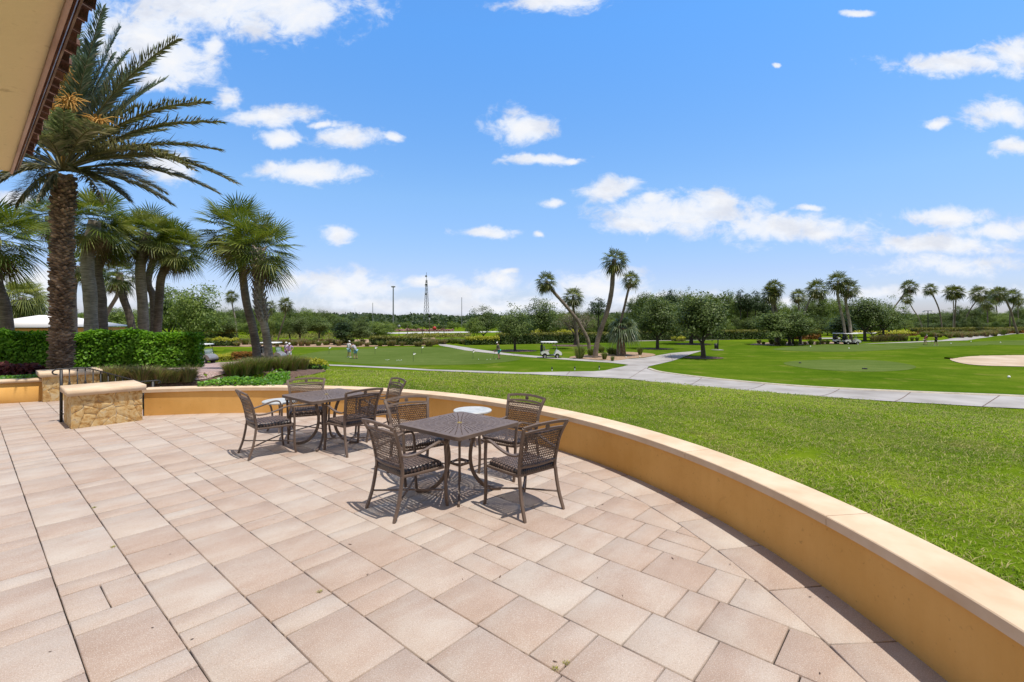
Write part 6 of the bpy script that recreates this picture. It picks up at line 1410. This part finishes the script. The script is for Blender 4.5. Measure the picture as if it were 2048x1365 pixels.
def post(px, yb, yt, name, lab, cat, r, mat):
    p = P(px, yb); h = CAMH+(H0-yt)*p.y/F-p.z; t = thing(name, lab, cat, tuple(p)); mb = MB(); mb.tube([(0, 0, -.1), (0, 0, h)], r, 8); mb.build('pole', mat, t); return t, h, p
t, h, p = post(1436, 701, 678, 'water_station_post', 'dark post with ball washer box beside the largest live oak', 'post', .07, M['black']); mb = MB(); mb.box((-.28, 0, h-1.0), (.34, .28, .7)); mb.build('washer_box', M['black'], t); mb = MB(); mb.box((-.1, 0, .04), (1.3, 1, .1)); mb.build('concrete_pad', M['concrete'], t)
t, h, p = post(1640, 690, 677, 'hole_sign', 'dark sign post by the straw bed left of the twin carts', 'sign', .09, M['black']); mb = MB(); mb.box((0, 0, h-.15), (.55, .1, .42)); mb.build('sign_board', M['black'], t); mb = MB(); mb.box((0, 0, h+.1), (.34, .12, .10), top=(.5, .8)); mb.build('finial', M['black'], t)
t, h, p = post(859, 673, 636, 'street_lamp', 'lantern topped street lamp beyond the practice green', 'street lamp', .09, M['pole_wood'])
mb = MB(); mb.lathe([(.12, h), (.36, h+.5), (.4, h+.55), (.15, h+.8), (.05, h+.95), (0, h+1.0)], n=12); mb.build('lantern_top', M['black'], t); mb = MB(); mb.lathe([(.13, h-.02), (.18, h-.1), (.16, h-.5), (.1, h-.6)], n=12); mb.build('lamp_glass', M['flag_white'], t)
t, h, p = post(1856, 667, 622, 'street_lamp', 'double armed street lamp in front of the right woodland', 'street lamp', .12, M['black'])
mb = MB(); mb.tube([(-1.4, 0, h-.1), (-1, 0, h), (1, 0, h), (1.4, 0, h-.1)], .06, 6); mb.build('crossarm', M['black'], t)
for s in (-1, 1): mb = MB(); mb.lathe([(.1, h-.1), (.42, h-.3), (.40, h-.42), (0, h-.45)], (s*1.3, 0, 0), 12); mb.build('lamp_head', M['flag_white'], t)
t, h, p = post(798, 672.5, 655, 'road_sign', 'round pale back of a road sign by the entrance road', 'road sign', .05, M['black']); mb = MB(); mb.lathe([(0, -.03), (.42, -.025), (.42, .025), (0, .03)], (0, 0, h+.2), 20, axis='y'); mb.build('sign_disc', M['steel'], t)
t, h, p = post(869, 673, 659, 'stop_sign', 'red octagonal road sign by the entrance road', 'road sign', .05, M['pole_wood']); mb = MB(); mb.lathe([(0, -.03), (.50, -.025), (.50, .025), (0, .03)], (0, 0, h+.25), 8, axis='y'); mb.build('sign_plate', M['red_sign'], t)
GP = 'thin dark net posts by the entrance road'
for x, yt in ((815, 650), (845, 654), (888, 652)): t, h, p = post(x, 674, yt, 'net_post', 'thin dark wooden post by the entrance road, %s' % {815: 'left of the lantern lamp', 845: 'just left of the lantern lamp', 888: 'right of the red sign'}[x], 'post', .09, M['pole_wood']); t['group'] = GP
# low brown bridge rail
for x0, x1, y, l in ((848, 900, 675, 'low dark sign wall at the entrance with yellow flowers'),):
    a, b = P(x0, y), P(x1, y); t = thing('entrance_wall', l, 'wall', tuple((a+b)/2)); mb = MB(); w = b.x-a.x; mb.box((0, 0, .22), (w, .3, .44)); mb.build('wall_body', M['black'], t); mb = MB(); n = 260
    leaves(mb, np.c_[RNG.uniform(-w*.5, w*.5, n), RNG.normal(-.1, .3, n), RNG.uniform(.4, .9, n)], RNG.normal(0, 1, (n, 3))+np.array([0, 0, .6]), .3, 0, .6); mb.build('flowers', L['hedge_yellow'], t)

# ------------------------------------------------------------------ towers and masts
def tower():
    Y = 300; X = (853-1024)*Y/F; t = thing('radio_tower', 'tall lattice radio tower with dish antennas on the horizon', 'tower', (X, Y, -2.3)); H_ = CAMH+(H0-550)*Y/F+2.3; mb = MB(); n = 13
    wd = lambda z: .35+2.1*(1-z/H_)**1.15; ang = [rad(100), rad(220), rad(340)]
    c = lambda k, z: (wd(z)*math.cos(ang[k]), wd(z)*math.sin(ang[k]), z)
    zs = np.linspace(0, H_*.9, n)
    for k in range(3): mb.tube([c(k, z) for z in zs], .13, 5)
    for i in range(n-1):
        for k in range(3):
            mb.tube([c(k, zs[i]), c((k+1) % 3, zs[i+1])], .06, 4); mb.tube([c((k+1) % 3, zs[i]), c(k, zs[i+1])], .06, 4); mb.tube([c(k, zs[i+1]), c((k+1) % 3, zs[i+1])], .05, 4)
    mb.tube([(0, 0, H_*.88), (0, 0, H_+1.5)], .12, 5); mb.build('lattice', M['steel'], t)
    for z, r, y_ in ((H_*.97, .62, -.3), (H_*.80, .75, -.5), (H_*.62, .65, -.8)):
        mb = MB(); mb.lathe([(0, .0), (r*.7, -.12), (r, -.35), (r*1.02, -.30), (r*.7, .0), (0, .12)], (-.15, y_, z), 16, axis='y'); mb.build('dish_antenna', M['steel'], t, smooth=40)
tower()
def mast(x, yt, Y, r, lab, name='light_mast', head=False):
    X = (x-1024)*Y/F; h = CAMH+(H0-yt)*Y/F+2.3; t = thing(name, lab, 'mast', (X, Y, -2.3)); mb = MB(); mb.tube([(0, 0, 0), (0, 0, h)], [r*1.2, r*.8], 8); mb.build('pole', M['steel'], t)
    if head:
        for k in range(5): mb = MB(); a = k*1.257; mb.box((.7*math.cos(a), .7*math.sin(a), h-.2), (.5, .35, .6)); mb.build('floodlight', M['steel'], t)
        mb = MB(); mb.tube([(.7*math.cos(a), .7*math.sin(a), h-.5) for a in np.linspace(0, 2*PI, 13)], .06, 4); mb.build('light_ring', M['steel'], t)
mast(786.5, 573, 230, .30, 'tall highway light mast with a ring of floodlights', head=True)
mast(923.5, 595, 260, .17, 'plain thin mast right of the lattice tower', 'thin_mast'); mast(745.5, 606, 260, .16, 'short thin mast left of the floodlight mast', 'thin_mast')
mast(606.5, 612, 300, .07, 'hair-thin mast above the trees left of centre', 'thin_mast'); mast(710, 617, 320, .07, 'hair-thin mast above the trees behind the putting golfers', 'thin_mast')

# ------------------------------------------------------------------ buildings and car in the distance
def far_building():
    Y = 34; f = lambda x: (x-1024)*Y/F; x0, x1 = f(-60), f(112); zr = CAMH+(H0-630)*Y/F; ze = CAMH+(H0-655)*Y/F; c = ((x0+x1)/2, Y+3); t = thing('white_roofed_building', 'low building with a smooth white hip roof behind the hedge', 'building', (c[0], c[1], g1(*c))); zb = g1(*c)
    a = (x1-x0)/2; b = 4.0; rl = a-1.9; mb = MB(); ze -= zb; zr -= zb
    mb.add([(-a, -b, ze), (a, -b, ze), (a, b, ze), (-a, b, ze), (-rl, 0, zr), (rl-.6, 0, zr)], [(0, 1, 5, 4), (1, 2, 5), (2, 3, 4, 5), (3, 0, 4), (0, 3, 2, 1)]); mb.build('roof', M['roof_white'], t)
    mb = MB(); mb.box((0, 0, ze/2-.1), (2*a-.8, 2*b-.8, ze)); mb.build('wall', M['stucco'], t)
    for x in (-2.5, 0, 2.5): mb = MB(); mb.box((x, -b+.39, ze*.5), (1.1, .06, 1.0)); mb.build('window', M['black'], t)
far_building()
def car(x, y, lab, paint):
    t = thing('parked_car', lab, 'car', tuple(P(x, y)), .1, 'parked cars'); mb = MB()
    pr = [(-2.2, .35), (-2.25, .75), (-2.1, .95), (-1.5, 1.02), (-.95, 1.42), (.4, 1.45), (1.1, 1.02), (2.0, .88), (2.25, .65), (2.25, .35)]; n = len(pr); V = [(a, -.85, b) for a, b in pr]+[(a, .85, b) for a, b in pr]
    mb.add(V, [tuple(range(n)), tuple(range(n, 2*n))[::-1]]+[(i, n+i, n+(i+1) % n, (i+1) % n) for i in range(n)]); mb.build('body', paint, t, smooth=30)
    for s in (-1, 1): mb = MB(); q = [(-1.3, 1.04), (-.88, 1.36), (.36, 1.39), (.9, 1.04)]; V = [(a, s*.86, b) for a, b in q]+[(a, s*.80, b) for a, b in q]; mb.add(V, [(0, 1, 2, 3), (4, 7, 6, 5), (0, 4, 5, 1), (1, 5, 6, 2), (2, 6, 7, 3), (3, 7, 4, 0)]); mb.build('side_windows', M['black'], t)
    for a in (-1.4, 1.4):
        for s in (-.8, .8): mb = MB(); mb.lathe([(0, -.11), (.3, -.11), (.32, -.08), (.32, .08), (.3, .11), (0, .11)], (a, s, .32), 16, axis='y'); mb.build('wheel', M['rubber'], t)
car(1896, 664, 'white car parked behind the hedge under the right palms', M['white_paint'])
def overpass():
    Y = 420; x0, x1 = (655-1024)*Y/F, (770-1024)*Y/F; t = thing('road_overpass', 'faint pale highway bridge on the horizon left of the floodlight mast', 'bridge', ((x0+x1)/2, Y, -2.3)); zt = CAMH+(H0-632)*Y/F+2.3; a = (x1-x0)/2; mb = MB(); mb.box((0, 0, zt-.5), (2*a, 10, .9)); mb.build('deck', M['concrete'], t)
    for k in range(4): mb = MB(); mb.box((-a+2*a*(k+.5)/4, 0, zt/2-.5), (1.2, 6, zt)); mb.build('pier', M['concrete'], t)
overpass()

# ------------------------------------------------------------------ litter and weeds on the paving
lrng = random.Random(8)
LM = pmat('dry_leaf', [(.06, .03, .018), (.16, .09, .05)], 30, .8)
for k, (x, y) in enumerate(((735, 1150), (1195, 1157), (1245, 1193), (1000, 1155), (1110, 1325), (1620, 1195), (1655, 1196), (925, 1160), (340, 1110), (330, 935), (640, 948), (305, 1257), (100, 1305), (384, 1280), (1640, 1348), (1460, 1130), (1205, 1010), (1190, 1012), (700, 1090), (548, 1040), (210, 940), (1345, 1118))):
    X = (x-1024)*CAMH/(y-H0); Y = F*CAMH/(y-H0); mb = MB(); L_ = lrng.uniform(.009, .018); w_ = L_*.3; a = lrng.random()*6.3
    V = [(-L_, 0, .002), (0, -w_, .004), (L_, 0, .007), (0, w_, .004), (-L_, 0, .001), (0, -w_, .003), (L_, 0, .006), (0, w_, .003)]
    mb.add(V, [(0, 1, 2, 3), (7, 6, 5, 4)]); o = mb.build('fallen_leaf', LM, loc=(X, Y, .0015)); o.rotation_euler.z = a; tag(o, 'tiny dark dry leaf or twig lying on the paving', 'leaf', 'dry leaf litter on the paving')
wm_ = grass_clump_mesh('weed_tuft', [L['hedge_yellow'], L['hedge_olive']], .016, .026, 40, 9, .0015, 1.3)
for x, y, lab in ((226, 1095, 'small yellow green weed in a paving joint at the left'), (640, 1184, 'small weed in a paving joint near the bottom middle'), (1110, 1339, 'weed in a paving joint at the bottom, left one'), (1133, 1327, 'weed in a paving joint at the bottom, right one'), (188, 1016, 'tiny weed in a joint farther back at the left')):
    X = (x-1024)*CAMH/(y-H0); Y = F*CAMH/(y-H0); tag(link('joint_weed', wm_, None, (X, Y, -.004), lrng.random()*6), lab, 'weed', 'weeds in the paving joints')

jb = MB()
for (xa, ya), (xb, yb) in (((1141, 743.2), (1133, 751.6)), ((1530, 769.5), (1487, 781.5)), ((1822, 785.5), (1790, 804.5)), ((2000, 792.5), (1965, 814.5)), ((1680, 779), (1640, 794)), ((1404, 757), (1375, 772)), ((1292, 737), (1258, 758)), ((1000, 743.6), (996, 747.6)), ((1340, 708), (1345, 722)), ((1030, 709.5), (1018, 712))):
    a, b = P(xa, ya, .042), P(xb, yb, .042); n = (b-a).normalized().cross(Vector((0, 0, 1)))*.02
    k = 8; V = []
    for i in range(k+1):
        p = a.lerp(b, i/k); z = g1(p.x, p.y)+.042; V += [(p.x-n.x, p.y-n.y, z), (p.x+n.x, p.y+n.y, z)]
    jb.add(V, [(2*i, 2*i+1, 2*i+3, 2*i+2) for i in range(k)])
struct(jb.build('path_joints', M['mulch']))

strip('bunker_lip', [(1897, 718.6), (1915, 716), (1935, 713.6), (1970, 712.4), (2010, 711.4), (2060, 711.2), (2110, 711.4), (2160, 713.4), (2200, 717)], .7, .17, M['fairway'])
